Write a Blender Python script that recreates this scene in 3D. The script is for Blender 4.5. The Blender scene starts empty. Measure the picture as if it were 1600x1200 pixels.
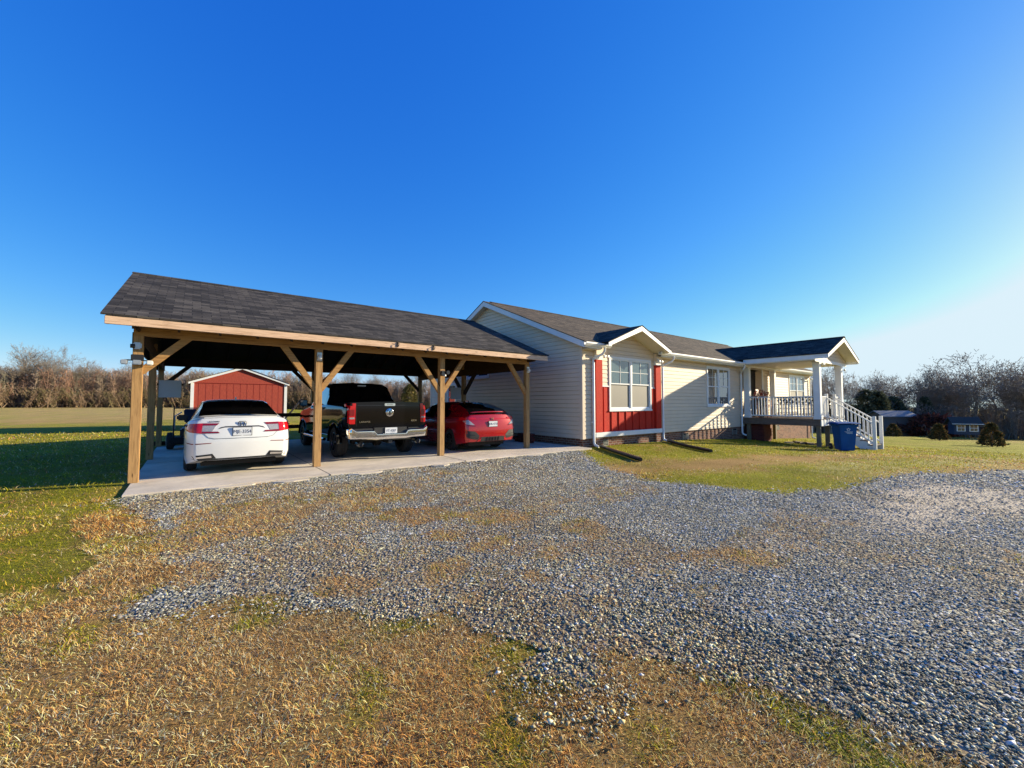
import bpy, bmesh, math, random
import numpy as np
from mathutils import Vector, Matrix, Euler
from mathutils.bvhtree import BVHTree
R_=math.radians
SC=bpy.context.scene
COL=SC.collection
# ---------------------------------------------------------------- camera
YAW=R_(52.0); PITCH=math.atan(29/645.0); EYE=1.42
Fv=Vector((math.cos(YAW),math.sin(YAW),0)); Rv=Vector((math.sin(YAW),-math.cos(YAW),0))
fwd=Fv*math.cos(PITCH)+Vector((0,0,math.sin(PITCH))); upv=Rv.cross(fwd)
cam=bpy.data.cameras.new('camera'); co=bpy.data.objects.new('camera',cam); COL.objects.link(co)
m=Matrix.Identity(4)
for i in range(3): m[i][0]=Rv[i]; m[i][1]=upv[i]; m[i][2]=-fwd[i]
m[0][3],m[1][3],m[2][3]=0,0,EYE
co.matrix_world=m
cam.sensor_width=36; cam.lens=36*645/1600.0; cam.clip_start=.05; cam.clip_end=3000
SC.camera=co
# ---------------------------------------------------------------- light
SUN_AZ=R_(-19.0)     # measured from +X towards +Y
SUN_EL=R_(17.0)
sd=Vector((math.cos(SUN_EL)*math.cos(SUN_AZ),math.cos(SUN_EL)*math.sin(SUN_AZ),math.sin(SUN_EL)))
w=bpy.data.worlds.new('World'); SC.world=w; w.use_nodes=True
nt=w.node_tree; nt.nodes.clear()
sk=nt.nodes.new('ShaderNodeTexSky'); sk.sky_type='NISHITA'; sk.sun_disc=False
sk.sun_elevation=SUN_EL; sk.sun_rotation=R_(90)-SUN_AZ
sk.air_density=1.0; sk.dust_density=.35; sk.ozone_density=3.0; sk.altitude=200
hs=nt.nodes.new('ShaderNodeHueSaturation'); hs.inputs['Saturation'].default_value=1.24; hs.inputs['Value'].default_value=1.0
bg=nt.nodes.new('ShaderNodeBackground'); bg.inputs[1].default_value=.15
EXPO=1.04
wo=nt.nodes.new('ShaderNodeOutputWorld')
nt.links.new(sk.outputs[0],hs.inputs['Color']); 
sep=nt.nodes.new('ShaderNodeSeparateColor'); cmb=nt.nodes.new('ShaderNodeCombineColor'); nt.links.new(hs.outputs[0],sep.inputs[0])
for i,(am,pw,cap) in enumerate(((.78,1.25,.72),(.75,.90,.88),(.98,.42,.97))):   # a clear, deep blue late-afternoon sky that pales gently to the horizon
    m1=nt.nodes.new('ShaderNodeMath'); m1.operation='MULTIPLY'; m1.inputs[1].default_value=.205
    m2=nt.nodes.new('ShaderNodeMath'); m2.operation='POWER'; m2.inputs[1].default_value=pw
    m3=nt.nodes.new('ShaderNodeMath'); m3.operation='MULTIPLY'; m3.inputs[1].default_value=am/(.15*2**EXPO)
    nt.links.new(sep.outputs[i],m1.inputs[0]); nt.links.new(m1.outputs[0],m2.inputs[0]); m4=nt.nodes.new('ShaderNodeMath'); m4.operation='MINIMUM'; m4.inputs[1].default_value=cap/(.15*2**EXPO)
    nt.links.new(m2.outputs[0],m3.inputs[0]); nt.links.new(m3.outputs[0],m4.inputs[0]); nt.links.new(m4.outputs[0],cmb.inputs[i])
nt.links.new(cmb.outputs[0],bg.inputs[0]); nt.links.new(bg.outputs[0],wo.inputs[0])
sl=bpy.data.lights.new('sun','SUN'); sl.energy=5.0; sl.angle=R_(.5); sl.color=(1,.86,.60)
so=bpy.data.objects.new('sun',sl); COL.objects.link(so); so.rotation_euler=sd.to_track_quat('Z','Y').to_euler(); so.location=(30,-10,30)
SC.view_settings.view_transform='Standard'; SC.view_settings.look='None'; SC.view_settings.gamma=1; SC.view_settings.exposure=EXPO
SC.render.engine='CYCLES'; SC.cycles.max_bounces=6; SC.cycles.diffuse_bounces=3; SC.cycles.glossy_bounces=3; SC.cycles.transparent_max_bounces=6
# ---------------------------------------------------------------- materials
def lin(c): return tuple(((x/12.92) if x<=.04045 else ((x+.055)/1.055)**2.4) for x in c)
MATS={}
def newmat(name):
    mt=bpy.data.materials.new(name); mt.use_nodes=True; MATS[name]=mt
    n=mt.node_tree.nodes; b=n['Principled BSDF']
    return mt,mt.node_tree,n,mt.node_tree.links,b
def N(t,typ,**kw):
    nd=t.nodes.new('ShaderNode'+typ)
    for k,v in kw.items():
        if k in nd.inputs: nd.inputs[k].default_value=v
        else: setattr(nd,k,v)
    return nd
def ramp(t,stops):
    r=t.nodes.new('ShaderNodeValToRGB'); e=r.color_ramp.elements
    while len(e)>1: e.remove(e[-1])
    e[0].position=stops[0][0]; e[0].color=(*stops[0][1],1)
    for p,c in stops[1:]:
        q=e.new(p); q.color=(*c,1)
    return r
def mixc(t,f,a,b,typ='MIX'):
    mx=t.nodes.new('ShaderNodeMix'); mx.data_type='RGBA'; mx.blend_type=typ
    for s,v in ((0,f),(6,a),(7,b)):
        if isinstance(v,bpy.types.NodeSocket): t.links.new(v,mx.inputs[s])
        elif s==0: mx.inputs[0].default_value=v
        else: mx.inputs[s].default_value=(*v,1)
    return mx.outputs[2]
def coords(t,kind='Object',scale=(1,1,1)):
    tc=t.nodes.new('ShaderNodeTexCoord'); mp=t.nodes.new('ShaderNodeMapping'); mp.inputs['Scale'].default_value=scale
    t.links.new(tc.outputs[kind],mp.inputs[0]); return mp.outputs[0]
def plain(name,col,rough=.6,metal=0,var=.12,vs=6.0,bump=0.0,bs=60.0,spec=.5,coat=0,kind='Object',scale=(1,1,1)):
    """base colour with gentle large-scale dirt/tone variation and optional fine bump"""
    mt,t,n,l,b=newmat(name)
    c=coords(t,kind,scale)
    no=N(t,'TexNoise',Scale=vs,Detail=5.0,Roughness=.6); l.new(c,no.inputs['Vector'])
    r=ramp(t,[(.3,tuple(x*(1-var) for x in col)),(.7,tuple(min(1,x*(1+var)) for x in col))]); l.new(no.outputs[0],r.inputs[0])
    l.new(r.outputs[0],b.inputs['Base Color'])
    b.inputs['Roughness'].default_value=rough; b.inputs['Metallic'].default_value=metal; b.inputs['Specular IOR Level'].default_value=spec
    if coat: b.inputs['Coat Weight'].default_value=coat; b.inputs['Coat Roughness'].default_value=.03
    if bump:
        n2=N(t,'TexNoise',Scale=bs,Detail=4.0); l.new(c,n2.inputs['Vector'])
        bp=N(t,'Bump',Strength=bump,Distance=.01); l.new(n2.outputs[0],bp.inputs['Height']); l.new(bp.outputs[0],b.inputs['Normal'])
    return mt
def wood(name,col,dark,along='v'):
    mt,t,n,l,b=newmat(name)
    sc=(14,1.2,1) if along=='v' else (1.2,14,1)
    c=coords(t,'UV',sc)
    oi=N(t,'ObjectInfo'); ad=N(t,'VectorMath',operation='ADD'); l.new(c,ad.inputs[0]); l.new(oi.outputs['Location'],ad.inputs[1])
    no=N(t,'TexNoise',Scale=2.2,Detail=6.0,Roughness=.65,Distortion=.8); l.new(ad.outputs[0],no.inputs['Vector'])
    r=ramp(t,[(.32,dark),(.5,col),(.72,tuple(min(1,x*1.18) for x in col))]); l.new(no.outputs[0],r.inputs[0])
    c2=coords(t,'UV',(5,1.1,1) if along=='v' else (1.1,5,1))
    v=N(t,'TexVoronoi',Scale=1.6); l.new(c2,v.inputs['Vector'])
    k=ramp(t,[(.0,(0,0,0)),(.035,(0,0,0)),(.09,(1,1,1))]); l.new(v.outputs['Distance'],k.inputs[0])
    o=mixc(t,k.outputs[0],tuple(x*.35 for x in dark),r.outputs[0])
    l.new(o,b.inputs['Base Color']); b.inputs['Roughness'].default_value=.75; b.inputs['Specular IOR Level'].default_value=.25
    bp=N(t,'Bump',Strength=.25,Distance=.01); l.new(no.outputs[0],bp.inputs['Height']); l.new(bp.outputs[0],b.inputs['Normal'])
    return mt
def bricks(name,cols,mortar,bw,rh,ms=.012,bump=.5,rough=.9,grain=90.,offset=.5,spec=.2,colscale=1.0):
    mt,t,n,l,b=newmat(name)
    c=coords(t,'UV')
    br=t.nodes.new('ShaderNodeTexBrick'); l.new(c,br.inputs['Vector'])
    br.inputs['Scale'].default_value=1; br.inputs['Brick Width'].default_value=bw; br.inputs['Row Height'].default_value=rh
    br.inputs['Mortar Size'].default_value=ms; br.inputs['Mortar Smooth'].default_value=.1; br.offset=offset
    br.inputs['Color1'].default_value=(0,0,0,1); br.inputs['Color2'].default_value=(1,1,1,1); br.inputs['Mortar'].default_value=(.5,.5,.5,1); br.inputs['Bias'].default_value=0
    r=ramp(t,[(i/(len(cols)-1),cc) for i,cc in enumerate(cols)]); l.new(br.outputs['Color'],r.inputs[0])
    no=N(t,'TexNoise',Scale=3.0,Detail=5.0); l.new(c,no.inputs['Vector'])
    nr=ramp(t,[(.3,(.72,.72,.72)),(.7,(1.2,1.2,1.2))]); l.new(no.outputs[0],nr.inputs[0])
    ng=N(t,'TexNoise',Scale=grain,Detail=3.0); l.new(c,ng.inputs['Vector'])
    gr=ramp(t,[(.3,(.7,.7,.7)),(.7,(1.3,1.3,1.3))]); l.new(ng.outputs[0],gr.inputs[0])
    a=mixc(t,1.0,r.outputs[0],nr.outputs[0],'MULTIPLY'); a=mixc(t,1.0,a,gr.outputs[0],'MULTIPLY')
    o=mixc(t,br.outputs['Fac'],a,mortar)
    l.new(o,b.inputs['Base Color']); b.inputs['Roughness'].default_value=rough; b.inputs['Specular IOR Level'].default_value=spec
    mth=N(t,'Math',operation='SUBTRACT'); mth.inputs[0].default_value=1.0; l.new(br.outputs['Fac'],mth.inputs[1])
    ml=N(t,'Math',operation='MULTIPLY_ADD'); l.new(ng.outputs[0],ml.inputs[0]); ml.inputs[1].default_value=.25; l.new(mth.outputs[0],ml.inputs[2])
    bp=N(t,'Bump',Strength=bump,Distance=.012); l.new(ml.outputs[0],bp.inputs['Height']); l.new(bp.outputs[0],b.inputs['Normal'])
    return mt
def vcol(name,rough=.8,spec=.2,trans=0.0):
    mt,t,n,l,b=newmat(name)
    a=N(t,'Attribute',attribute_name='tint'); l.new(a.outputs['Color'],b.inputs['Base Color'])
    b.inputs['Roughness'].default_value=rough; b.inputs['Specular IOR Level'].default_value=spec
    if trans:
        tr=N(t,'BsdfTranslucent'); l.new(a.outputs['Color'],tr.inputs['Color'])
        mx=N(t,'MixShader'); mx.inputs[0].default_value=trans; l.new(b.outputs[0],mx.inputs[1]); l.new(tr.outputs[0],mx.inputs[2])
        l.new(mx.outputs[0],n['Material Output'].inputs[0])
    return mt
def paint(name,col,rough=.28,flake=0,coat=1.0,metal=0.):
    mt,t,n,l,b=newmat(name)
    c=coords(t); no=N(t,'TexNoise',Scale=2.5,Detail=4.0); l.new(c,no.inputs['Vector'])
    r=ramp(t,[(.3,tuple(x*.93 for x in col)),(.75,col)]); l.new(no.outputs[0],r.inputs[0]); l.new(r.outputs[0],b.inputs['Base Color'])
    b.inputs['Roughness'].default_value=rough; b.inputs['Metallic'].default_value=metal; b.inputs['Coat Weight'].default_value=coat; b.inputs['Coat Roughness'].default_value=.04
    b.inputs['Specular IOR Level'].default_value=.5 if coat else .35
    return mt
wood('post_wood_upright',(.40,.235,.095),(.22,.115,.045),'v'); wood('post_wood_level',(.38,.21,.075),(.22,.11,.04),'u')
wood('fascia_wood',(.66,.45,.30),(.44,.27,.16),'u'); wood('weathered_wood',(.17,.125,.095),(.09,.065,.05),'u'); wood('weathered_post',(.20,.16,.11),(.1,.08,.05),'v')
wood('shaded_beam',(.05,.03,.018),(.03,.018,.01),'u')  # near-black: the shade under the roof is put into this wood's colour
bricks('shingles_charcoal',[(.024,.022,.020),(.042,.038,.034),(.062,.055,.048),(.090,.080,.068)],(.008,.008,.009),.30,.142,.006,.8,.95,160.)
bricks('shingles_brown',[(.050,.040,.030),(.075,.060,.045),(.10,.080,.058),(.13,.100,.070)],(.018,.015,.012),.30,.142,.005,.7,.95,160.)
bricks('brick_skirt',[(.10,.035,.025),(.20,.075,.045),(.26,.12,.075),(.15,.055,.035)],(.30,.25,.20),.21,.075,.010,.6,.9,120.)
bricks('red_brick',[(.09,.02,.018),(.16,.035,.028),(.12,.025,.02)],(.10,.05,.04),.21,.075,.008,.5,.9,120.)
plain('siding_beige',(.70,.575,.43),.55,var=.05,vs=1.5,bump=.15,bs=90,spec=.3)
plain('soffit_cream',(.66,.60,.50),.6,var=.05)
plain('white_trim',(.78,.78,.76),.45,var=.05,vs=3,spec=.4)
plain('red_siding',(.50,.030,.016),.75,var=.18,vs=5,bump=.3,bs=120,kind='UV',scale=(4,1,1),spec=.15)
plain('shed_red',(.34,.05,.028),.85,var=.22,vs=6,bump=.3,bs=60,kind='UV',scale=(5,1,1))
plain('concrete',(.58,.51,.41),.9,var=.24,vs=1.1,bump=.35,bs=130,spec=.2)
plain('window_glass',(.035,.05,.065),.03,var=.05,spec=1.0,coat=1)
plain('window_screen',(.19,.175,.15),.55,var=.05,vs=20)
plain('sky_tint_glass',(.11,.16,.17),.05,var=.12,vs=14,spec=.9,coat=1)  # pale cyan sky reflection put into the pane colour
plain('dark_interior',(.012,.012,.013),.7)
plain('black_plastic',(.018,.018,.019),.5,var=.1)
plain('black_matte',(.012,.012,.012),.85)
plain('tyre_rubber',(.022,.022,.022),.85,bump=.3,bs=80)
plain('chrome',(.78,.78,.77),.09,1.0,var=.03)
plain('alloy',(.42,.42,.43),.25,1.0,var=.05)
plain('dark_alloy',(.06,.06,.065),.3,.8,var=.05)
plain('pipe_black',(.012,.012,.013),.35,var=.2)
plain('grey_panel',(.42,.45,.47),.5,var=.04)
plain('lamp_silver',(.5,.5,.48),.3,.6)
plain('lamp_white',(.75,.75,.7),.35)
plain('iron_black',(.015,.015,.017),.4,.3)
plain('seat_navy',(.015,.025,.06),.45)
plain('stone',(.30,.26,.22),.9,var=.3,vs=4,bump=.5,bs=30)
plain('bark',(.20,.165,.13),.9,var=.25,vs=8,bump=.5,bs=30)
plain('bark_hazed',(.27,.225,.18),.95,var=.25,vs=8)  # paler than bark: haze over the right wood is put into the colour
plain('chair_red',(.20,.018,.015),.5)
plain('door_golden',(.50,.40,.24),.5,var=.08)
plain('bin_blue',(.0,.075,.26),.6,spec=.25,var=.12,vs=3,bump=.08,bs=60)
plain('bin_navy',(.012,.014,.03),.5)
plain('bin_lettering',(.45,.60,.75),.5)
plain('roof_slate',(.13,.15,.17),.6,var=.15,vs=1)
plain('navy_wall',(.03,.045,.08),.7,var=.1)
plain('dark_roof',(.05,.043,.038),.9)
plain('dim_wall',(.12,.10,.095),.8,var=.1)
plain('plate_white',(.62,.64,.66),.4,var=.08,vs=30)
plain('plate_ink',(.02,.03,.08),.5)
plain('plate_frame',(.06,.06,.06),.4)
paint('paint_white',(.72,.72,.70),.3)
paint('paint_black',(.003,.003,.004),.06,coat=0.)
paint('paint_red',(.42,.006,.012),.22,metal=.25)
plain('car_glass',(.004,.004,.005),.02,var=.02,spec=.8,coat=1)
plain('lens_red',(.50,.008,.012),.12,var=.15,vs=40,coat=.3)
plain('lens_dark_red',(.20,.006,.012),.12,var=.1,vs=40,coat=.3)
plain('stain',(.2,.15,.1),.8)
plain('lens_clear',(.30,.29,.31),.1,var=.25,vs=60,coat=1)
vcol('grass_blades',.7,.2,.35); vcol('stones',.85,.25); vcol('twigs',.95,.1,.35); vcol('needles',.9,.15,.2)
M=MATS
# ---------------------------------------------------------------- mesh helpers
def world_loc(o):
    v=Vector((0,0,0))
    while o is not None: v=v+o.location; o=o.parent
    return v
def link(o,parent=None,label=None,cat=None,group=None,kind=None):
    COL.objects.link(o)
    if parent is not None: o.parent=parent
    return tag(o,label,cat,group,kind)
def tag(o,label=None,cat=None,group=None,kind=None):
    if label: o['label']=label
    if cat: o['category']=cat
    if group: o['group']=group
    if kind: o['kind']=kind
    return o
def thing(name,label,cat,loc=(0,0,0),group=None):
    o=bpy.data.objects.new(name,None); o.location=loc; o.empty_display_size=.2
    return link(o,None,label,cat,group)
class MB:
    def __init__(s): s.v=[]; s.f=[]; s.m=[]; s.cur=0
    def add(s,vs,fs,mi=None):
        b=len(s.v); s.v.extend(tuple(p) for p in vs); s.f.extend(tuple(b+i for i in f) for f in fs); s.m.extend([s.cur if mi is None else mi]*len(fs)); return s
    def quad(s,a,b,c,d,mi=None): return s.add([a,b,c,d],[(0,1,2,3)],mi)
    def poly(s,pts,mi=None): return s.add(pts,[tuple(range(len(pts)))],mi)
    def box(s,x0,x1,y0,y1,z0,z1,mi=None):
        return s.add([(x0,y0,z0),(x1,y0,z0),(x1,y1,z0),(x0,y1,z0),(x0,y0,z1),(x1,y0,z1),(x1,y1,z1),(x0,y1,z1)],
          [(0,3,2,1),(4,5,6,7),(0,1,5,4),(1,2,6,5),(2,3,7,6),(3,0,4,7)],mi)
    def bar(s,a,b,wx,wz,up=(0,0,1),mi=None):
        a=Vector(a); b=Vector(b); d=(b-a).normalized(); u=Vector(up)
        if abs(d.dot(u))>.98: u=Vector((1,0,0))
        x=d.cross(u).normalized(); z=x.cross(d).normalized(); x*=wx/2; z*=wz/2
        vs=[p+sx*x+sz*z for p in (a,b) for sx,sz in ((-1,-1),(1,-1),(1,1),(-1,1))]
        return s.add(vs,[(3,2,1,0),(4,5,6,7),(0,1,5,4),(1,2,6,5),(2,3,7,6),(3,0,4,7)],mi)
    def slab(s,pts,th,mi=None):
        """polygon given by top points, extruded down along -z by th"""
        n=len(pts); t=[Vector(p) for p in pts]; b=[p-Vector((0,0,th)) for p in t]
        fs=[tuple(range(n)),tuple(range(2*n-1,n-1,-1))]+[((i+1)%n,i,n+i,n+(i+1)%n) for i in range(n)]
        return s.add(t+b,fs,mi)
    def extr(s,pts,vec,mi=None):
        n=len(pts); t=[Vector(p) for p in pts]; b=[p+Vector(vec) for p in t]
        fs=[tuple(range(n)),tuple(range(2*n-1,n-1,-1))]+[((i+1)%n,i,n+i,n+(i+1)%n) for i in range(n)]
        return s.add(t+b,fs,mi)
    def tube(s,pts,rad,n=8,mi=None,cap=True):
        pts=[Vector(p) for p in pts]; k=len(pts)
        if not hasattr(rad,'__len__'): rad=[rad]*k
        vs=[]; prev=None
        for i,p in enumerate(pts):
            d=(pts[min(i+1,k-1)]-pts[max(i-1,0)]).normalized()
            if prev is None:
                u=Vector((0,0,1)) if abs(d.z)<.9 else Vector((1,0,0)); x=d.cross(u).normalized()
            else: x=(prev-d*prev.dot(d)).normalized()
            prev=x; y=d.cross(x)
            vs+=[p+(x*math.cos(2*math.pi*j/n)+y*math.sin(2*math.pi*j/n))*rad[i] for j in range(n)]
        fs=[(i*n+j,i*n+(j+1)%n,(i+1)*n+(j+1)%n,(i+1)*n+j) for i in range(k-1) for j in range(n)]
        if cap: fs+=[tuple(range(n-1,-1,-1)),tuple((k-1)*n+j for j in range(n))]
        return s.add(vs,fs,mi)
    def lathe(s,prof,c,axis='z',n=24,mi=None,close=False):
        """prof list of (r,h) about axis through c"""
        vs=[]
        for r,h in prof:
            for j in range(n):
                a=2*math.pi*j/n; p,q=r*math.cos(a),r*math.sin(a)
                vs.append({'z':(c[0]+p,c[1]+q,c[2]+h),'x':(c[0]+h,c[1]+p,c[2]+q),'y':(c[0]+p,c[1]+h,c[2]+q)}[axis])
        k=len(prof)
        fs=[(i*n+j,i*n+(j+1)%n,(i+1)*n+(j+1)%n,(i+1)*n+j) for i in range(k-1) for j in range(n)]
        return s.add(vs,fs,mi)
    def build(s,name,mat,parent=None,smooth=False,bevel=0,label=None,cat=None,group=None,kind=None,weld=False,org=None,flip=None):
        me=bpy.data.meshes.new(name)
        o=bpy.data.objects.new(name,me)
        off=world_loc(parent) if org is None else Vector(org)
        me.from_pydata([(p[0]-off.x,p[1]-off.y,p[2]-off.z) for p in s.v],[],s.f)
        mats=mat if isinstance(mat,(list,tuple)) else [mat]
        for mm in mats: me.materials.append(M[mm] if isinstance(mm,str) else mm)
        me.polygons.foreach_set('material_index',s.m)
        bm=bmesh.new(); bm.from_mesh(me)
        if weld: bmesh.ops.remove_doubles(bm,verts=bm.verts,dist=.0004); bmesh.ops.dissolve_degenerate(bm,edges=bm.edges,dist=.0002)
        bmesh.ops.recalc_face_normals(bm,faces=bm.faces)
        if bevel: 
            es=[e for e in bm.edges if len(e.link_faces)==2 and e.calc_face_angle(0)>.6]
            bmesh.ops.bevel(bm,geom=es,offset=bevel,segments=2,affect='EDGES',clamp_overlap=True)
        uvl=bm.loops.layers.uv.new('UVMap'); Z=Vector((0,0,1))
        for f in bm.faces:
            nn=f.normal
            if abs(nn.z)>.97: u,v=Vector((1,0,0)),Vector((0,1,0))
            else: u=Z.cross(nn).normalized(); v=nn.cross(u)
            for lp in f.loops:
                p=lp.vert.co+off; lp[uvl].uv=(p.dot(u),p.dot(v))
            f.smooth=smooth
        bm.to_mesh(me); bm.free()
        if smooth and hasattr(me,'set_sharp_from_angle'): me.set_sharp_from_angle(angle=R_(38))
        if org is not None and parent is None: o.location=off
        return link(o,parent,label,cat,group,kind)
def text(s,size,ext,mat,parent,loc,rot,name='lettering',sx=1.0):
    cu=bpy.data.curves.new(name,'FONT'); cu.body=s; cu.size=size; cu.extrude=ext; cu.align_x='CENTER'; cu.align_y='CENTER'; cu.resolution_u=3
    to=bpy.data.objects.new('tmp_text',cu); COL.objects.link(to); 
    dg=bpy.context.evaluated_depsgraph_get(); me=bpy.data.meshes.new_from_object(to.evaluated_get(dg))
    me.transform(Matrix.Diagonal((sx,1,1,1))); me.transform(Matrix.Translation(Vector(loc)-world_loc(parent))@Euler(rot).to_matrix().to_4x4())
    bpy.data.objects.remove(to); me.materials.clear(); me.materials.append(M[mat])
    return link(bpy.data.objects.new(name,me),parent)
# ---------------------------------------------------------------- noise and ground shape
def vnoise(x,y,sc,seed=0):
    x=np.asarray(x,float)*sc+seed*17.31; y=np.asarray(y,float)*sc+seed*9.77
    xi=np.floor(x); yi=np.floor(y); fx=x-xi; fy=y-yi; fx=fx*fx*(3-2*fx); fy=fy*fy*(3-2*fy)
    def h(a,b):
        s_=np.sin(a*127.1+b*311.7+seed*74.7)*43758.5453; return s_-np.floor(s_)
    return (h(xi,yi)*(1-fx)+h(xi+1,yi)*fx)*(1-fy)+(h(xi,yi+1)*(1-fx)+h(xi+1,yi+1)*fx)*fy
def fbm(x,y,sc,seed=0,o=4):
    a=0;am=.5;t=0
    for i in range(o): a=a+am*vnoise(x,y,sc*2**i,seed+i); t+=am; am*=.5
    return a/t
def gz(X,Y):
    X=np.asarray(X,float); Y=np.asarray(Y,float)
    t=X-12; s=.5*(t+np.sqrt(t*t+4)); s=90-np.logaddexp(0,(90-s)/6)*6
    s=np.minimum(s,90)
    z=-.05*(s-.08)+.15*np.exp(-((Y-9.8)/2)**2)/(1+np.exp(-(X-14)))
    z=z+.02*(vnoise(X,Y,.35,3)-.5)*np.clip((9-Y)/3,0,1)+.010*(vnoise(X,Y,1.7,5)-.5)*np.clip((8.3-Y)/1,0,1)
    q=np.clip((Y-45)/50,0,1); z=z+q*q*(3-2*q)*np.clip(.58-.0083*(X+33),-.35,.7)*np.clip((95-X)/30,0,1)
    z=z-.035-.06*((X>-.7)&(X<9.9)&(Y>8.75)&(Y<17.9))
    return z
# ================================================================ GROUND
GP=np.array([(-.77,8.75),(-.77,8.39),(-.44,7.24),(-.28,6.24),(-.13,5.53),(-.08,4.92),(-.12,4.2),(-.08,3.79),(.19,3.75),(.52,3.55),(.54,3.27),(.84,3.04),(1.12,2.89),(1.42,2.64),(1.44,2.18),(1.55,1.87),(1.42,1.67),(1.72,1.34),(2.02,1.64),(2.24,1.35),(2.26,1.06),(2.33,.88),(2.3,.69),(2.5,.49),(2.57,.32),(2.74,.09),(2.6,-2),(3,-8),(40,-12),(40,-4.5),(19.66,-.74),(16.28,.31),(13.31,1.14),(11.22,1.84),(8.69,2.25),(7.8,2.35),(7.36,2.75),(7.11,3.66),(6.87,4.79),(7.72,6.64),(9.34,8.75)])
EL=np.array([(.68,6.25,.72,1.0),(2.18,6.36,.42,.7),(2.32,4.96,.38,.3),(2.29,4.09,.21,.2),(2.48,3.54,.2,.17),(3.11,4.39,.4,.3),(3.59,3.29,.2,.32),(2.76,2.85,.1,.12),(2.3,2.64,.13,.1),(2.37,1.96,.09,.06),(.94,3.42,.22,.15),(1.73,3.19,.16,.25),(1.68,2.7,.11,.1),(.02,4.47,.28,.22),(3.82,2.04,.24,.1),(4.15,1.78,.24,.14),(4.16,1.57,.17,.12),(3.19,1.34,.06,.05),(2.6,2.06,.08,.05)])
GL=np.array([(-.77,12),(-.77,8.39),(-.74,7.1),(-.85,6.16),(-.82,5.09),(-.86,4.64),(-1.1,4.6),(-2,4.75),(-30,6),(-30,30),(30,60),(30,12)])
def pip(X,Y,P):
    X=np.asarray(X,float); Y=np.asarray(Y,float); ins=np.zeros(X.shape,bool)
    x0,y0=P[-1]
    for x1,y1 in P:
        c=((y1>Y)!=(y0>Y)); xx=(x0-x1)*(Y-y1)/((y0-y1) if y0!=y1 else 1e-9)+x1
        ins^=c&(X<xx); x0,y0=x1,y1
    return ins
FR=(float(Fv.x),float(Fv.y),float(Rv.x),float(Rv.y))
def gravel(X,Y,jx=0.,jy=0.,patches=True):
    """True where crushed stone lies: a ragged drive with dry grass patches growing through it"""
    nx=(fbm(X,Y,1.6,1)-.5)*.55+jx; ny=(fbm(X,Y,1.6,7)-.5)*.55+jy
    g=pip(X+nx,Y+ny,GP)
    for cx,cy,a,b in (EL if patches else ()):
        dx=X-cx+nx*.5; dy=Y-cy+ny*.5
        r=(dx*FR[2]+dy*FR[3])/a; f_=(dx*FR[0]+dy*FR[1])/b
        g&=~((r*r+f_*f_)<1.5+3.2*(fbm(X,Y,4.2,2)-.5))
    return g
def greenness(X,Y):
    """0 dry straw .. 1 green lawn"""
    X=np.asarray(X,float); Y=np.asarray(Y,float)
    n=fbm(X,Y,.9,11); n2=fbm(X,Y,3.5,21)
    left=pip(X+(n-.5)*1.2,Y+(n2-.5)*.8,GL)&(X<12)
    gl=np.where(left,.84+1.1*(n2-.5)-np.clip((Y-26)/60,0,1)*.45*np.clip(1.6*fbm(X,Y,.12,31)+.1,0,1),0)
    # yard before the house
    dY=Y-(2.3+np.clip((X-8)*-.05,-1,1))
    yard=(X>6.3)&(Y>-30)&(~left)
    band=np.exp(-((Y-(5.2-.22*(X-8)))/1.15)**2)*(X<22)
    gy=.98+1.2*(n-.5)+.8*(n2-.5)-.85*band-.45*np.clip((X-50)/40,0,1)
    edge=np.clip((Y-(2.05-.16*(X-8)))/1.3,0,1)
    gy=gy+.35*np.exp(-((Y-(3.6-.1*(X-9)))/.8)**2)
    gy=gy*np.where(X>9.5,.25+.75*edge,1)
    near=(~left)&(X<=6.3)
    gn=np.clip((fbm(X,Y,3.2,41)-.55)*4,0,.7)+np.clip((-X-.0-.22*Y+.1)*1.2,0,.45)*(fbm(X,Y,3,51)>.42)
    return np.clip(np.where(left,gl,np.where(yard,gy,gn)),0,1)
def axis(segs):
    out=[segs[0][0]]
    for a,b,s in segs:
        n=max(1,int(round((b-a)/s))); out+=list(np.linspace(a,b,n+1)[1:])
    return np.array(out)
def grid_mesh(xs,ys,zoff,name,mat,mask=None,attr=None,kind='structure'):
    XX,YY=np.meshgrid(xs,ys); ZZ=gz(XX,YY)+zoff
    nx,ny=len(xs),len(ys)
    idx=np.arange(nx*ny).reshape(ny,nx)
    q=np.stack([idx[:-1,:-1],idx[:-1,1:],idx[1:,1:],idx[1:,:-1]],-1).reshape(-1,4)
    V=np.stack([XX,YY,ZZ],-1).reshape(-1,3)
    if mask is not None:
        cx=(XX[:-1,:-1]+XX[1:,1:])/2; cy=(YY[:-1,:-1]+YY[1:,1:])/2
        q=q[mask(cx,cy).reshape(-1)]
        used=np.unique(q); rem=np.zeros(len(V),int); rem[used]=np.arange(len(used)); V=V[used]; q=rem[q]
    me=raw_mesh(name,V,q,4)
    if attr is not None: color_attr(me,attr(V[:,0],V[:,1]))
    me.materials.append(M[mat]); me.polygons.foreach_set('use_smooth',np.ones(len(q),bool))
    o=bpy.data.objects.new(name,me); return link(o,kind=kind)
def raw_mesh(name,V,F,k):
    me=bpy.data.meshes.new(name); nf=len(F)
    me.vertices.add(len(V)); me.vertices.foreach_set('co',np.asarray(V,np.float32).ravel())
    me.loops.add(nf*k); me.loops.foreach_set('vertex_index',np.asarray(F,np.int32).ravel())
    me.polygons.add(nf); me.polygons.foreach_set('loop_start',np.arange(0,nf*k,k,dtype=np.int32))
    me.update(calc_edges=True); me.validate(); return me
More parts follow.
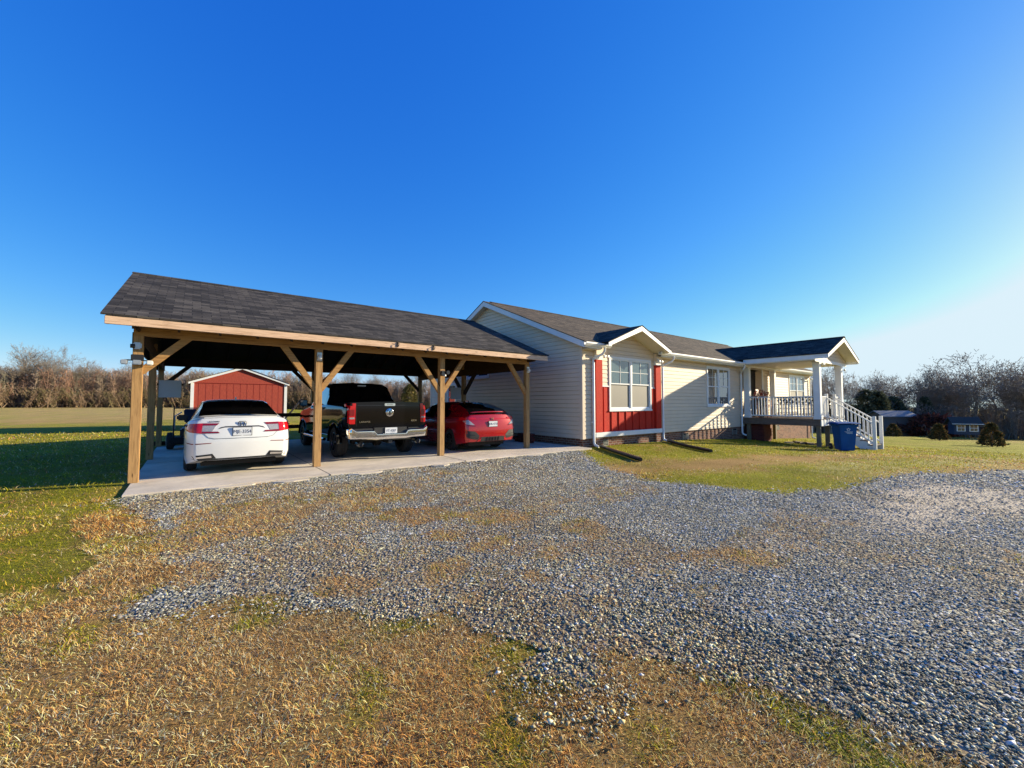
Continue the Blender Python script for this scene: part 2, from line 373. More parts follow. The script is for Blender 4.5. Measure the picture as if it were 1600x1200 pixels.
def color_attr(me,C):
    a=me.attributes.new('tint','FLOAT_COLOR','POINT'); c=np.ones((len(C),4),np.float32); c[:,:C.shape[1]]=C; a.data.foreach_set('color',c.ravel())
def ground_mat():
    mt,t,n,l,b=newmat('ground_soil')
    a=N(t,'Attribute',attribute_name='tint'); sp=N(t,'SeparateColor'); l.new(a.outputs['Color'],sp.inputs[0])
    c=coords(t)
    n1=N(t,'TexNoise',Scale=9.0,Detail=8.0,Roughness=.7); l.new(c,n1.inputs['Vector'])
    n2=N(t,'TexNoise',Scale=70.0,Detail=5.0,Roughness=.7); l.new(c,n2.inputs['Vector'])
    n3=N(t,'TexNoise',Scale=.45,Detail=5.0); l.new(c,n3.inputs['Vector'])
    straw=ramp(t,[(.3,(.15,.085,.032)),(.5,(.38,.23,.085)),(.72,(.60,.43,.17))]); l.new(n2.outputs[0],straw.inputs[0])
    green=ramp(t,[(.3,(.08,.085,.006)),(.5,(.23,.235,.012)),(.72,(.44,.40,.04))]); l.new(n2.outputs[0],green.inputs[0])
    ad=N(t,'Math',operation='MULTIPLY_ADD'); l.new(n1.outputs[0],ad.inputs[0]); ad.inputs[1].default_value=.9; ad.inputs[2].default_value=-.45
    ae=N(t,'Math',operation='ADD'); l.new(ad.outputs[0],ae.inputs[0]); l.new(sp.outputs[0],ae.inputs[1]); ae.use_clamp=True
    o=mixc(t,ae.outputs[0],straw.outputs[0],green.outputs[0])
    big=ramp(t,[(.3,(.75,.75,.75)),(.7,(1.2,1.2,1.2))]); l.new(n3.outputs[0],big.inputs[0]); o=mixc(t,1.0,o,big.outputs[0],'MULTIPLY')
    o=mixc(t,sp.outputs[1],o,(.42,.13,.035)); o=mixc(t,sp.outputs[2],o,mixc(t,n1.outputs[0],(.33,.28,.09),(.56,.49,.20)))
    l.new(o,b.inputs['Base Color']); b.inputs['Roughness'].default_value=.95; b.inputs['Specular IOR Level'].default_value=.1
    mm=N(t,'Math',operation='ADD'); l.new(n2.outputs[0],mm.inputs[0]); l.new(n1.outputs[0],mm.inputs[1])
    bp=N(t,'Bump',Strength=.9,Distance=.05); l.new(mm.outputs[0],bp.inputs['Height']); l.new(bp.outputs[0],b.inputs['Normal'])
    mt,t,n,l,b=newmat('gravel_bed')
    c=coords(t); v=N(t,'TexVoronoi',Scale=34.0); l.new(c,v.inputs['Vector'])
    vs_=N(t,'SeparateColor'); l.new(v.outputs['Color'],vs_.inputs[0])
    r=ramp(t,[(0,(.07,.064,.05)),(.5,(.20,.185,.145)),(.8,(.31,.285,.225)),(1,(.48,.44,.36))]); l.new(vs_.outputs[0],r.inputs[0])
    n3=N(t,'TexNoise',Scale=.7,Detail=6.0,Roughness=.65); l.new(c,n3.inputs['Vector'])
    big=ramp(t,[(.35,(.7,.7,.72)),(.65,(1.2,1.18,1.15))]); l.new(n3.outputs[0],big.inputs[0])
    a=N(t,'Attribute',attribute_name='tint'); sp=N(t,'SeparateColor'); l.new(a.outputs['Color'],sp.inputs[0])
    o=mixc(t,1.0,r.outputs[0],big.outputs[0],'MULTIPLY'); o=mixc(t,sp.outputs[0],o,(.56,.47,.34)); o=mixc(t,sp.outputs[1],o,(.26,.17,.085))
    l.new(o,b.inputs['Base Color']); b.inputs['Roughness'].default_value=.9; b.inputs['Specular IOR Level'].default_value=.2
    bp=N(t,'Bump',Strength=1.0,Distance=.02); bp.invert=True; l.new(v.outputs['Distance'],bp.inputs['Height']); l.new(bp.outputs[0],b.inputs['Normal'])
ground_mat()
def thin(X,Y):
    """places where traffic has thinned the stone and dead grass and soil show through"""
    return (fbm(X,Y,1.15,87)+.22*np.exp(-((X-2.1)/2.0)**2-((Y-4.6)/2.6)**2)>.575)&(X<6.5)
def dusty(X,Y):
    d=1.25*np.exp(-(((X-9.3)+.5*(Y-1))/2.6)**2-((Y-.9)/.85)**2)
    return np.clip(d*(fbm(X,Y,1.1,61)*2.2-.3)+np.clip((X-13)/5,0,.5)*(fbm(X,Y,1.5,63)>.5),0,.8)
def g_attr(X,Y):
    g=greenness(X,Y)
    orange=np.clip(1.6*np.exp(-((X+.42)/.22)**2-((Y-7.65)/.16)**2)-.2,0,.9)
    tan=np.clip(np.clip((Y-30)/70,0,.42)*(X<12)*(.35+1.0*fbm(X,Y*2.2,.09,73)),0,.85)+np.clip(.9*np.exp(-((Y-(2.6-.22*(X-13)))/.8)**2)*(X>10.5)*(fbm(X,Y,1.2,71)*2-.45),0,.7)
    return np.stack([g,orange,tan],-1)
xs=axis([(-500,-80,30),(-80,-20,4),(-20,-4,.5),(-4,22,.16),(22,60,.8),(60,160,4),(160,600,40)])
ys=axis([(-400,-40,30),(-40,-8,2),(-8,-2,.5),(-2,14,.16),(14,40,.8),(40,140,4),(140,700,40)])
grid_mesh(xs,ys,0,'ground','ground_soil',attr=g_attr)
xs=axis([(-1,10,.06),(10,40,.15)]); ys=axis([(-12,-1,.15),(-1,8.8,.06)])
grid_mesh(xs,ys,.006,'gravel_driveway','gravel_bed',mask=lambda x,y:gravel(x,y,patches=False),attr=lambda x,y:np.stack([dusty(x,y),np.clip(thin(x,y)*.75*fbm(x,y,6,89)+.8*(~gravel(x,y)),0,1),0*x],-1))
# ---- loose stones lying on the drive
rng=np.random.default_rng(5)
def wedge(n,d0,d1,a0=-56,a1=58,near=4.0):
    """random ground points in the sector the photograph looks over; even spacing up to `near`, thinning beyond"""
    def c(d): return np.where(d<near,d*d/2,near*near/2+near*near*np.log(np.maximum(d,near)/near))
    u=rng.random(n)*(c(np.array(d1))-c(np.array(d0)))+c(np.array(d0))
    d=np.where(u<near*near/2,np.sqrt(2*u),near*np.exp((u-near*near/2)/(near*near)))
    a=R_(a0)+rng.random(n)*R_(a1-a0); th=math.radians(52.0)-a
    return d*np.cos(th),d*np.sin(th),d
def stones():
    n=640000
    X,Y,d=wedge(n,1.1,16,near=6.0)
    k=gravel(X,Y,rng.normal(0,.09,n),rng.normal(0,.09,n))
    # a thin scatter also lies among the dry grass
    k|=(rng.random(n)<.22)&gravel(X,Y,rng.normal(0,.24,n),rng.normal(0,.24,n)); k&=~((rng.random(n)<.62)&thin(X,Y))
    k|=(rng.random(n)<.35)&(((X-1.55)/.35)**2+((Y-1.5)/.3)**2<1)
    k|=(rng.random(n)<.09)&gravel(X,Y,patches=False)
    k&=(Y<8.72)|(X>9.9)
    k&=rng.random(n)>dusty(X,Y)*1.0
    X,Y,d=X[k],Y[k],d[k]; n=len(X)
    s=np.maximum(1,d/6)*np.clip(rng.lognormal(-5.12,.42,n),.003,.014)
    # near stones are full lumps, the far ones (a pixel or two) only need their upper faces
    o8=(np.array([(1,0,0),(-1,0,0),(0,1,0),(0,-1,0),(0,0,1),(0,0,-1)],float),np.array([(0,2,4),(2,1,4),(1,3,4),(3,0,4),(2,0,5),(1,2,5),(3,1,5),(0,3,5)]))
    o4=(o8[0][:5],o8[1][:4])
    order=np.argsort(d>3.2,kind='stable'); X,Y,d,s=X[order],Y[order],d[order],s[order]; n8=int((d<=3.2).sum())
    Vs=[];Fs=[];reps=[];b0=0
    for (base,F),sl_ in ((o8,slice(0,n8)),(o4,slice(n8,n))):
        x0,y0,s0=X[sl_],Y[sl_],s[sl_]; k_=len(x0); nv=len(base)
        V=np.repeat(base[None],k_,0)+rng.normal(0,.24,(k_,nv,3))
        V[:,:,2]*=.62; V[:,:,0]*=rng.uniform(.8,1.5,(k_,1))
        a=rng.random(k_)*6.283; tl=rng.normal(0,.35,k_)*(nv==6)
        x,y,z=V[:,:,0].copy(),V[:,:,1].copy(),V[:,:,2].copy(); cc,ss=np.cos(a)[:,None],np.sin(a)[:,None]
        x2=x*np.cos(tl)[:,None]-z*np.sin(tl)[:,None]; z=x*np.sin(tl)[:,None]+z*np.cos(tl)[:,None]; x=x2
        V=np.stack([x*cc-y*ss,x*ss+y*cc,z],-1)*s0[:,None,None]
        V[:,:,0]+=x0[:,None]; V[:,:,1]+=y0[:,None]; V[:,:,2]+=(gz(x0,y0)+.008+s0*.25)[:,None]
        Vs.append(V.reshape(-1,3)); Fs.append((F[None]+np.arange(k_)[:,None,None]*nv).reshape(-1,3)+b0); b0+=k_*nv; reps+=[nv]*k_
    me=raw_mesh('gravel_stones',np.concatenate(Vs),np.concatenate(Fs),3)
    t=rng.random(n)[:,None]; v=rng.lognormal(0,.45,n)[:,None]
    c=np.where(t<.66,np.array([[.30,.285,.20]]),np.where(t<.80,np.array([[.34,.28,.19]]),np.array([[.55,.53,.42]])))*v
    br=(((X-1.9)/1.2)**2+((Y-2.1)/1.3)**2<1)[:,None]&(rng.random(n)<.5)[:,None]
    c=np.where(br,c*np.array([[1.25,1.05,.8]]),c)
    tn=fbm(X,Y,.8,65)[:,None]; c=c*(.72+.6*fbm(X,Y,2.2,67)[:,None])*(1+np.array([[.22,.04,-.16]])*np.clip((tn-.45)*4,0,1))
    c=c*(1-.5*dusty(X,Y)[:,None])+np.array([[.30,.27,.23]])*.5*dusty(X,Y)[:,None]
    color_attr(me,np.repeat(np.clip(c,.02,.6),np.array(reps),0)); me.materials.append(M['stones'])
    o=bpy.data.objects.new('gravel_stones',me)
    link(o,label='loose grey crushed stone scattered over the driveway',cat='gravel',kind='stuff')
stones()
# ---- grass: bent blades as real geometry
def blades(name,X,Y,L,Wd,lie,col,label,cat):
    n=len(X); a=rng.random(n)*6.283; dx,dy=np.cos(a),np.sin(a)
    l1=np.clip(rng.normal(lie,.16,n),.02,1.0); l2=np.clip(l1+rng.uniform(.1,.5,n),0,1.15)
    z0=gz(X,Y)-.002
    p0=np.stack([X,Y,z0],-1); h=L*.5
    def step(l): return np.stack([dx*np.sin(l*1.5),dy*np.sin(l*1.5),np.cos(l*1.5)],-1)
    p1=p0+step(l1)*h[:,None]; p2=p1+step(l2)*h[:,None]; p2[:,2]=np.maximum(p2[:,2],z0+.004)
    b=a+rng.normal(1.57,.5,n); sx=np.stack([np.cos(b),np.sin(b),rng.normal(0,.25,n)],-1)*(Wd/2)[:,None]
    V=np.stack([p0-sx,p0+sx,p1-sx*.8,p1+sx*.8,p2],1).reshape(-1,3)
    i=np.arange(n)[:,None]*5
    F=np.concatenate([i+np.array([[0,1,3]]),i+np.array([[0,3,2]]),i+np.array([[2,3,4]])],1).reshape(-1,3)
    me=raw_mesh(name,V,F,3); color_attr(me,np.repeat(col,5,0)); me.materials.append(M['grass_blades'])
    return link(bpy.data.objects.new(name,me),label=label,cat=cat,kind='stuff')
def colour(n,g):
    t=rng.random(n)[:,None]; v=rng.lognormal(0,.28,n)[:,None]
    straw=np.where(t<.42,[[.66,.38,.13]],np.where(t<.66,[[.82,.61,.33]],np.where(t<.86,[[.38,.21,.07]],[[.12,.07,.045]])))
    gr=np.where(t<.5,[[.26,.27,.012]],np.where(t<.85,[[.38,.345,.02]],[[.50,.40,.14]]))
    isg=(rng.random(n)<g)[:,None]
    return np.clip(np.where(isg,gr,straw)*v,.01,.8),isg[:,0]
BLOCK=lambda X,Y:(((X>-.80)&(X<9.95)&(Y>8.66)&(Y<17.8))|((X>10.0)&(X<31.8)&(Y>9.1)&(Y<20)))
def fields():
    n=900000
    X,Y,d=wedge(n,1.05,9,near=3.2)
    g=gravel(X,Y,rng.normal(0,.05,n),rng.normal(0,.05,n)); gn=greenness(X,Y)
    clump=fbm(X,Y,5.0,81)
    g&=~((rng.random(n)<.22)&~gravel(X,Y,rng.normal(0,.22,n),rng.normal(0,.22,n)))
    k=(~g|((rng.random(n)<.42)&(clump>.46)&thin(X,Y)))&~BLOCK(X,Y)&((gn<.62)|((X<6.3)&(Y<4.2)))&(rng.random(n)<np.clip((clump-.26)*3.6,.25,1))
    k&=~((((X+.42)/.3)**2+((Y-7.65)/.2)**2)<1)
    X,Y,d,gn,cl=X[k],Y[k],d[k],gn[k],clump[k]; n=len(X); s=np.maximum(1,d/3.2)
    col,isg=colour(n,np.clip(gn*1.1,0,1)*.8)
    tone=.62+.75*fbm(X,Y,1.3,91)[:,None]; red=fbm(X,Y,.8,93)[:,None]
    col=1.2*col*tone*(1+np.array([[.22,-.03,-.32]])*(red-.40)*2.2)
    L=rng.lognormal(-3.78,.42,n)*s**.7; Wd=rng.uniform(.0018,.0038,n)*s
    blades('dry_grass',X,Y,L,Wd,.60,np.clip(col,.01,.8),'trampled straw-coloured winter grass in the foreground','grass')
    n=260000
    X,Y,d=wedge(n,2.2,30,near=6.0)
    gn=greenness(X,Y); k=(gn>.25)&~gravel(X,Y,rng.normal(0,.08,n),rng.normal(0,.08,n))&~BLOCK(X,Y)&((X<-.85)|(X>6.6)|(Y<8.5))
    k&=rng.random(n)<.45+.75*fbm(X,Y,3.0,95)
    X,Y,d,gn=X[k],Y[k],d[k],gn[k]; n=len(X); s=np.maximum(1,d/6)
    col,isg=colour(n,np.clip(gn*1.0,0,1)); col=col*(.45+1.1*fbm(X,Y,1.6,97)[:,None])*(1+np.array([[.25,-.05,.3]])*np.clip((fbm(X,Y,2.7,99)[:,None]-.5)*5,0,1))
    L=rng.lognormal(-3.4,.38,n)*s**.5*np.where(X>8,.75,1); Wd=rng.uniform(.0035,.0065,n)*s
    blades('lawn_grass',X,Y,L,Wd,.52,np.clip(col,.01,.8),'green lawn grass beside the carport and before the house','grass')
fields()
# ================================================================ CARPORT
mb=MB(); mb.box(-.78,9.98,8.70,17.75,-.16,0.0)
pad=mb.build('concrete_pad','concrete',bevel=.01,kind='structure')
mb=MB()
for x in (2.24,5.36): mb.box(x-.006,x+.006,8.69,17.7,-.02,.002)
mb.box(-.75,9.9,12.9,12.912,-.02,.0022)
mb.build('slab_joints','black_matte',kind='structure')
rr=random.Random(3); mb=MB()
for (x,y,a,b) in ((1.54,8.52,.30,.10),(2.9,8.50,.34,.09),(4.6,8.54,.22,.13),(7.5,8.56,.30,.08),(5.75,8.5,.10,.05),(.6,8.58,.35,.07)):
    z=float(gz(x,y))+.012
    pts=[(x+a*math.cos(t)*(1+rr.uniform(-.15,.15)),y+b*math.sin(t)*(1+rr.uniform(-.2,.2)),z+.022) for t in [k*math.pi/6 for k in range(12)]]
    mb.slab(pts,.04)
mb.build('concrete_spill','concrete',kind='structure')
PX=(-.745,2.27,5.36,8.37); BX=(-.745,3.85,8.37); YF,YM,YB=9.97,13.75,17.62
carport=thing('carport','open timber carport with charcoal shingle roof sheltering three vehicles','carport',(3.8,9.9,0))
P=.143; RIDGE=4.62; EAVE=2.86; YE0,YR=9.5,13.85; YE1=2*YR-YE0; SL=(RIDGE-EAVE)/(YR-YE0)
X0,X1=-1.14,8.82
def post(x,y,top,mat='post_wood_upright'):
    b=MB(); b.box(x-P/2,x+P/2,y-P/2,y+P/2,0,top); return b.build('post',mat,carport,bevel=.006)
for x in PX: post(x,YF,2.62)
for x in (PX[0],PX[3]): post(x,YM,2.9)
for x in BX: post(x,YB,2.62,'post_wood_upright')
def beam(x0,x1,y,z0,z1,w=.14,mat='post_wood_level',name='beam'):
    b=MB(); b.box(x0,x1,y-w/2,y+w/2,z0,z1); b.build(name,mat,carport,bevel=.005)
beam(PX[0]-P/2,PX[3]+P/2,YF+.0,2.62,2.96,.12)
beam(X0+.15,X1-.1,YB,2.62,2.88,.16,'shaded_beam')
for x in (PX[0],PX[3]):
    b=MB(); b.box(x-.09,x-.075,YF,YB,2.45,2.68); b.box(x+.075,x+.09,YF,YB,2.45,2.68); b.build('tie_beam','shaded_beam',carport)
    b=MB(); b.extr([(x-.02,YE0+.1,2.685),(x-.02,YE1-.1,2.685),(x-.02,YE1-.1,EAVE-.02),(x-.02,YR,RIDGE-.06),(x-.02,YE0+.1,EAVE-.02)],(.04,0,0)); b.build('gable_shade_panel','shaded_beam',carport)  # added dark panel closing the gable, stands for deep shade under the roof
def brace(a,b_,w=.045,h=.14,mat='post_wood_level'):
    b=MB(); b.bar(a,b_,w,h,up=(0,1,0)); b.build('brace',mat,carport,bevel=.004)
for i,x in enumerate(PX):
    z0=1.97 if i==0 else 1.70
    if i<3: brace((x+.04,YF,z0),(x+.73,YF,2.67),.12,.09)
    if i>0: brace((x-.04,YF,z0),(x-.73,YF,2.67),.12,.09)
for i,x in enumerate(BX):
    if i<2: brace((x+.04,YB,1.95),(x+.74,YB,2.66),.12,.09,'shaded_beam')
    if i>0: brace((x-.04,YB,1.95),(x-.74,YB,2.66),.12,.09,'shaded_beam')
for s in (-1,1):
    brace((PX[3],YM+s*.05,1.75),(PX[3],YM+s*.8,2.5),.12,.09,'shaded_beam')
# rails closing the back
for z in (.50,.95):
    b=MB(); b.box(1.9,8.3,YB+.08,YB+.12,z-.07,z+.07); b.build('back_rail','shaded_beam',carport)
b=MB(); b.box(-.9,1.7,YB+.08,YB+.12,.02,.16); b.build('back_rail','shaded_beam',carport)
# roof: two slopes with thickness, rafters beneath, fascia at the eaves and rakes
def slope(y0,z0,y1,z1,x0,x1,name,mat,par,th=.05):
    b=MB(); b.slab([(x0,y0,z0),(x1,y0,z0),(x1,y1,z1),(x0,y1,z1)],th); return b.build(name,mat,par)
slope(YE0-.05,EAVE+.04,YR,RIDGE+.05,X0-.05,X1+.05,'roof_slope','shingles_charcoal',carport,.03)
slope(YE1+.05,EAVE+.04,YR,RIDGE+.05,X0-.05,X1+.05,'roof_slope','shingles_charcoal',carport,.03)
slope(YE0,EAVE,YR,RIDGE,X0,X1,'roof_deck','shaded_beam',carport,.02); slope(YE1,EAVE,YR,RIDGE,X0,X1,'roof_deck','shaded_beam',carport,.02)
b=MB()
for s in (-1,1):
    b.slab([(X0-.06,YR,RIDGE+.068),(X1+.06,YR,RIDGE+.068),(X1+.06,YR+s*.16,RIDGE+.068-.16*SL),(X0-.06,YR+s*.16,RIDGE+.068-.16*SL)],.012)
b.build('ridge_cap','shingles_charcoal',carport)
k=0; x=X0+.35
while x<X1:
    for s in (-1,1):
        ye=YE0+.03 if s<0 else YE1-.03
        b=MB(); b.bar((x,ye,EAVE-.11),(x,YR,RIDGE-.13),.04,.14,up=(0,0,1)); b.build('rafter','shaded_beam',carport)
    x+=.61
beam(X0,X1,YE0-.02,EAVE-.135,EAVE+.005,.035,'fascia_wood','fascia'); beam(X0,X1,YE1+.02,EAVE-.135,EAVE+.005,.035,'fascia_wood','fascia')
for x in (X0+.02,X1-.02):
    b=MB(); b.extr([(x,YE0+.01,EAVE-.135),(x,YE0+.01,EAVE-.02),(x,YR,RIDGE-.025),(x,YE1-.01,EAVE-.02),(x,YE1-.01,EAVE-.135),(x,YR,RIDGE-.15)],(.035,0,0)); b.build('rake_board','post_wood_level',carport)
# things fixed to the posts
def post_light(name,x,label,kind):
    y=YF-P/2; t=thing(name,label,'light',(x,y,2.3),None)
    if kind=='triple':
        b=MB(); b.box(x-.085,x+.085,y-.10,y,2.16,2.27); b.build('solar_panel','black_plastic',t,bevel=.008)
        for dx,ax in ((-.17,1),(0,0),(.17,1)):
            b=MB(); w_=.06 if dx==0 else .045; b.box(x+dx-w_,x+dx+w_,y-.13,y-.03,2.09,2.17); b.build('lamp_head','lamp_white' if dx>0 else 'lamp_silver',t,bevel=.012)
        b=MB(); b.bar((x-.17,y-.04,2.17),(x+.17,y-.04,2.17),.02,.02); b.build('bracket','black_plastic',t)
    elif kind=='camera':
        b=MB(); b.box(x-.07,x+.05,y-.07,y,2.37,2.49); b.build('housing','lamp_silver',t,bevel=.02)
        b=MB(); b.lathe([(0,0),(.035,0),(.04,.06),(0,.07)],(x-.10,y-.06,2.42),'x',16); b.build('sensor','black_plastic',t,True)
    elif kind=='flood':
        b=MB(); b.box(x-.05,x+.05,y-.05,y,2.16,2.28); b.build('bracket','black_plastic',t,bevel=.01)
        for dx in (-.07,.08):
            b=MB(); b.lathe([(0,.0),(.05,.0),(.06,.05),(.045,.11),(0,.12)],(x+dx,y-.17,2.2+dx*.3),'y',18); b.build('lamp_head','dark_alloy',t,True)
        b=MB(); b.lathe([(0,0),(.035,0),(.04,.03),(.03,.05),(0,.06)],(x,y-.12,2.12),'z',16); b.build('sensor','lamp_white',t,True)
    else:
        b=MB(); b.lathe([(0,.12),(.025,.11),(.045,.06),(.045,.02),(.02,0),(0,0)],(x,y-.05,2.38),'z',18); b.build('globe','lamp_white',t,True)
        b=MB(); b.box(x-.05,x+.05,y-.015,y,2.36,2.54); b.build('back_plate','lamp_silver',t,bevel=.004)
    return t
post_light('security_camera',PX[0],'small silver camera box high on the leftmost carport post','camera')
post_light('solar_light',PX[0],'three-headed solar light with black panel on the leftmost carport post','triple')
post_light('porch_light',PX[1],'small pale light on top of the post between white sedan and pickup','small')
post_light('flood_light',PX[2],'dark twin floodlight on the post between pickup and red hatchback','flood')
post_light('porch_light',PX[3],'small white light on the carport post nearest the house wall','small')
for x,lb in ((3.9,'black metal hook on the carport fascia, left one of the two'),(4.85,'smaller black metal hook on the carport fascia, nearer the house')):
    b=MB(); b.box(x-.02,x+.02,YE0-.052,YE0-.039,EAVE-.11,EAVE+.0); b.tube([(x,YE0-.05,EAVE-.02),(x+.02,YE0-.10,EAVE-.03),(x+.01,YE0-.09,EAVE-.10)],.008,8)
    b.build('hook','iron_black',None,org=(x,YE0,EAVE),label=lb,cat='hook')
for x0,x1,lb in ((-.62,-.17,'pale grey square board on the left side of the carport, beyond the white sedan'),(7.78,8.24,'pale grey square board by the house-side carport post, above the red hatchback')):
    t=thing('wall_panel',lb,'panel',((x0+x1)/2,YM,1.5)); y=YM
    b=MB(); b.box(x0,x1,y-.02,y+.01,1.55,1.99); b.build('board','grey_panel',t,bevel=.006)
    b=MB(); b.box(x0-.04,x1+.04,y+.011,y+.04,1.86,1.91); b.build('batten','shaded_beam',t)
# black riding mower parked behind the sedan
t=thing('riding_mower','black riding mower with navy seat parked behind the left of the white sedan','mower',(.05,16.5,0))
b=MB(); b.box(-.45,.55,16.0,17.0,.16,.36); b.build('deck','black_matte',t,bevel=.05)
b=MB(); b.box(-.2,.4,16.3,17.3,.36,.62); b.build('chassis','black_plastic',t,bevel=.04)
b=MB(); b.box(-.1,.35,16.35,16.8,.66,.76); b.extr([(-.1,16.75,.76),(.35,16.75,.76),(.38,16.9,1.2),(-.13,16.9,1.2)],(0,.09,.02)); b.build('seat','seat_navy',t,bevel=.03)
for x in (-.42,.52):
    b=MB(); b.lathe([(.0,-.1),(.14,-.1),(.25,-.08),(.26,0),(.25,.08),(.14,.1),(0,.1)],(x,16.35,.26),'x',24); wl=b.build('wheel','tyre_rubber',t,True)
    b=MB(); b.lathe([(0,-.11),(.12,-.105),(.12,.105),(0,.11)],(x,16.35,.26),'x',18); b.build('rim','lamp_silver',wl,True)
    b=MB(); b.lathe([(.0,-.05),(.1,-.05),(.13,0),(.1,.05),(0,.05)],(x*.85,17.4,.13),'x',20); b.build('caster','tyre_rubber',t,True)
    b=MB(); b.tube([(x*.8,16.5,.6),(x*.8,16.6,1.0),(x*.4,16.62,1.12)],.018,8); b.build('lever','lamp_silver',t,True)
b=MB(); b.tube([(-.35,16.1,.4),(-.35,16.1,1.25),(.45,16.1,1.25),(.45,16.1,.4)],.022,8); b.build('roll_bar','black_plastic',t,True)
# brick stack by the house wall
t=thing('brick_stack','low stack of old red bricks against the house wall beside the end carport post','bricks',(9.55,11.6,0))
rr=random.Random(8)
for r in range(5):
    for c in range(4-(r>2)):
        x=9.42+rr.uniform(-.02,.05); y=11.0+c*.26+rr.uniform(-.03,.03); z=r*.065+.002
        b=MB(); b.box(x,x+.19,y,y+.21,z,z+.06); b.build('brick','red_brick',t,bevel=.004)
# ================================================================ HOUSE
HX0,HX1=10.1,31.7; HY0,HY1=9.2,19.9; HR=14.55; HZ=5.77; ZE=3.38; SH=(HZ-ZE)/(HR-8.82); SB=.24
house=thing('house','long single-storey house with beige clapboard siding and brown shingle roof','house',(20,14.5,0))
def siding(mb,o,u,n,u0,u1,z0,z1,clip=None,h=.145):
    o,u,n=Vector(o),Vector(u),Vector(n); k0=int(math.floor((z0-SB)/h)); k=k0
    while SB+k*h<z1-1e-4:
        a,b_=SB+k*h,SB+(k+1)*h; za,zb=max(a,z0),min(b_,z1)
        fa,fb=(za-a)/h,(zb-a)/h; oa,ob=.026,.003
        la,ra=clip(za) if clip else (u0,u1); lb_,rb=clip(zb) if clip else (u0,u1)
        la,lb_=max(la,u0),max(lb_,u0); ra,rb=min(ra,u1),min(rb,u1)
        if ra>la+1e-3:
            if rb<lb_: lb_=rb=(lb_+rb)/2
            P_=lambda s,z,of: o+u*s+n*of+Vector((0,0,z))
            zc=za+(zb-za)*.78; lc,rc=la+(lb_-la)*.78,ra+(rb-ra)*.78; oc=.020
            mb.quad(P_(la,za,oa),P_(ra,za,oa),P_(rc,zc,oc),P_(lc,zc,oc)); mb.quad(P_(lc,zc,oc),P_(rc,zc,oc),P_(rb,zb,.003),P_(lb_,zb,.003))
            if fa==0: mb.quad(P_(la,za,.0),P_(ra,za,.0),P_(ra,za,oa),P_(la,za,oa))
        k+=1
def wall_with_openings(mb,o,u,n,u0,u1,z0,z1,holes):
    us=sorted({u0,u1,*[h[0] for h in holes],*[h[1] for h in holes]}); 
    for a,b_ in zip(us[:-1],us[1:]):
        hs=sorted([h for h in holes if h[0]<=a+1e-6 and h[1]>=b_-1e-6],key=lambda h:h[2]); z=z0
        for h in hs:
            if h[2]>z+1e-4: siding(mb,o,u,n,a,b_,z,h[2])
            z=h[3]
        if z<z1-1e-4: siding(mb,o,u,n,a,b_,z,z1)
roofz=lambda y: ZE+(y-8.82)*SH if y<HR else HZ-(y-HR)*SH
# gable end facing the carport
GH=[(17.2,18.1,1.0,2.35),(14.5,16.3,2.48,3.55)]
b=MB()
def gclip(z):
    d=(z-(roofz(HY0)-.12))
    if d<=0: return (HY0,HY1)
    return (HY0+d/SH,HY1-d/SH)
holes=GH
us=sorted({HY0,HY1,*[h[0] for h in holes],*[h[1] for h in holes]})
for a_,b_ in zip(us[:-1],us[1:]):
    hs=[h for h in holes if h[0]<=a_+1e-6 and h[1]>=b_-1e-6]; z=SB
    for h in hs: siding(b,(HX0,0,0),(0,1,0),(-1,0,0),a_,b_,z,h[2],gclip); z=h[3]
    siding(b,(HX0,0,0),(0,1,0),(-1,0,0),a_,b_,z,HZ-.15,gclip)
b.build('gable_wall','siding_beige',house)
b=MB(); b.box(HX0+.3,HX1-.3,HY0+.3,HY1-.3,.3,3.1); b.box(HX0+.03,HX0+.05,17.25,18.05,1.0,2.4); b.extr([(HX0+.03,HY0+.2,3.1),(HX0+.03,HY1-.2,3.1),(HX0+.03,HR,HZ-.35)],(HX1-HX0-.06,0,0)); b.build('inner_shell','dark_interior',house)
# front wall
W1=(11.42,13.92,1.13,3.03); W2=(18.22,20.42,1.24,3.07); W3=(28.05,30.6,1.2,3.08)
REC=(22.3,24.2,.68,3.18)
b=MB()
wall_with_openings(b,(0,HY0,0),(1,0,0),(0,-1,0),HX0,10.7,SB,3.3,[])
b.build('front_wall','siding_beige',house); b=MB()
wall_with_openings(b,(0,HY0,0),(1,0,0),(0,-1,0),14.5,HX1,SB,3.3,[W2,W3,REC])
b.build('front_wall','siding_beige',house)
b=MB(); siding(b,(0,HY0,0),(1,0,0),(0,-1,0),11.0,14.15,W1[3],4.05,lambda z:(10.75+max(0,z-3.38)/.42,14.15-max(0,z-3.38)/.42))
siding(b,(0,HY0,0),(1,0,0),(0,-1,0),11.0,11.42,1.98,3.03); siding(b,(0,HY0,0),(1,0,0),(0,-1,0),13.92,14.15,1.98,3.03)
b.build('bay_siding','siding_beige',house)
b=MB(); siding(b,(HX1,0,0),(0,1,0),(1,0,0),HY0,HY1,SB,3.3); siding(b,(0,HY1,0),(1,0,0),(0,1,0),HX0,HX1,SB,3.3); b.build('rear_wall','siding_beige',house)
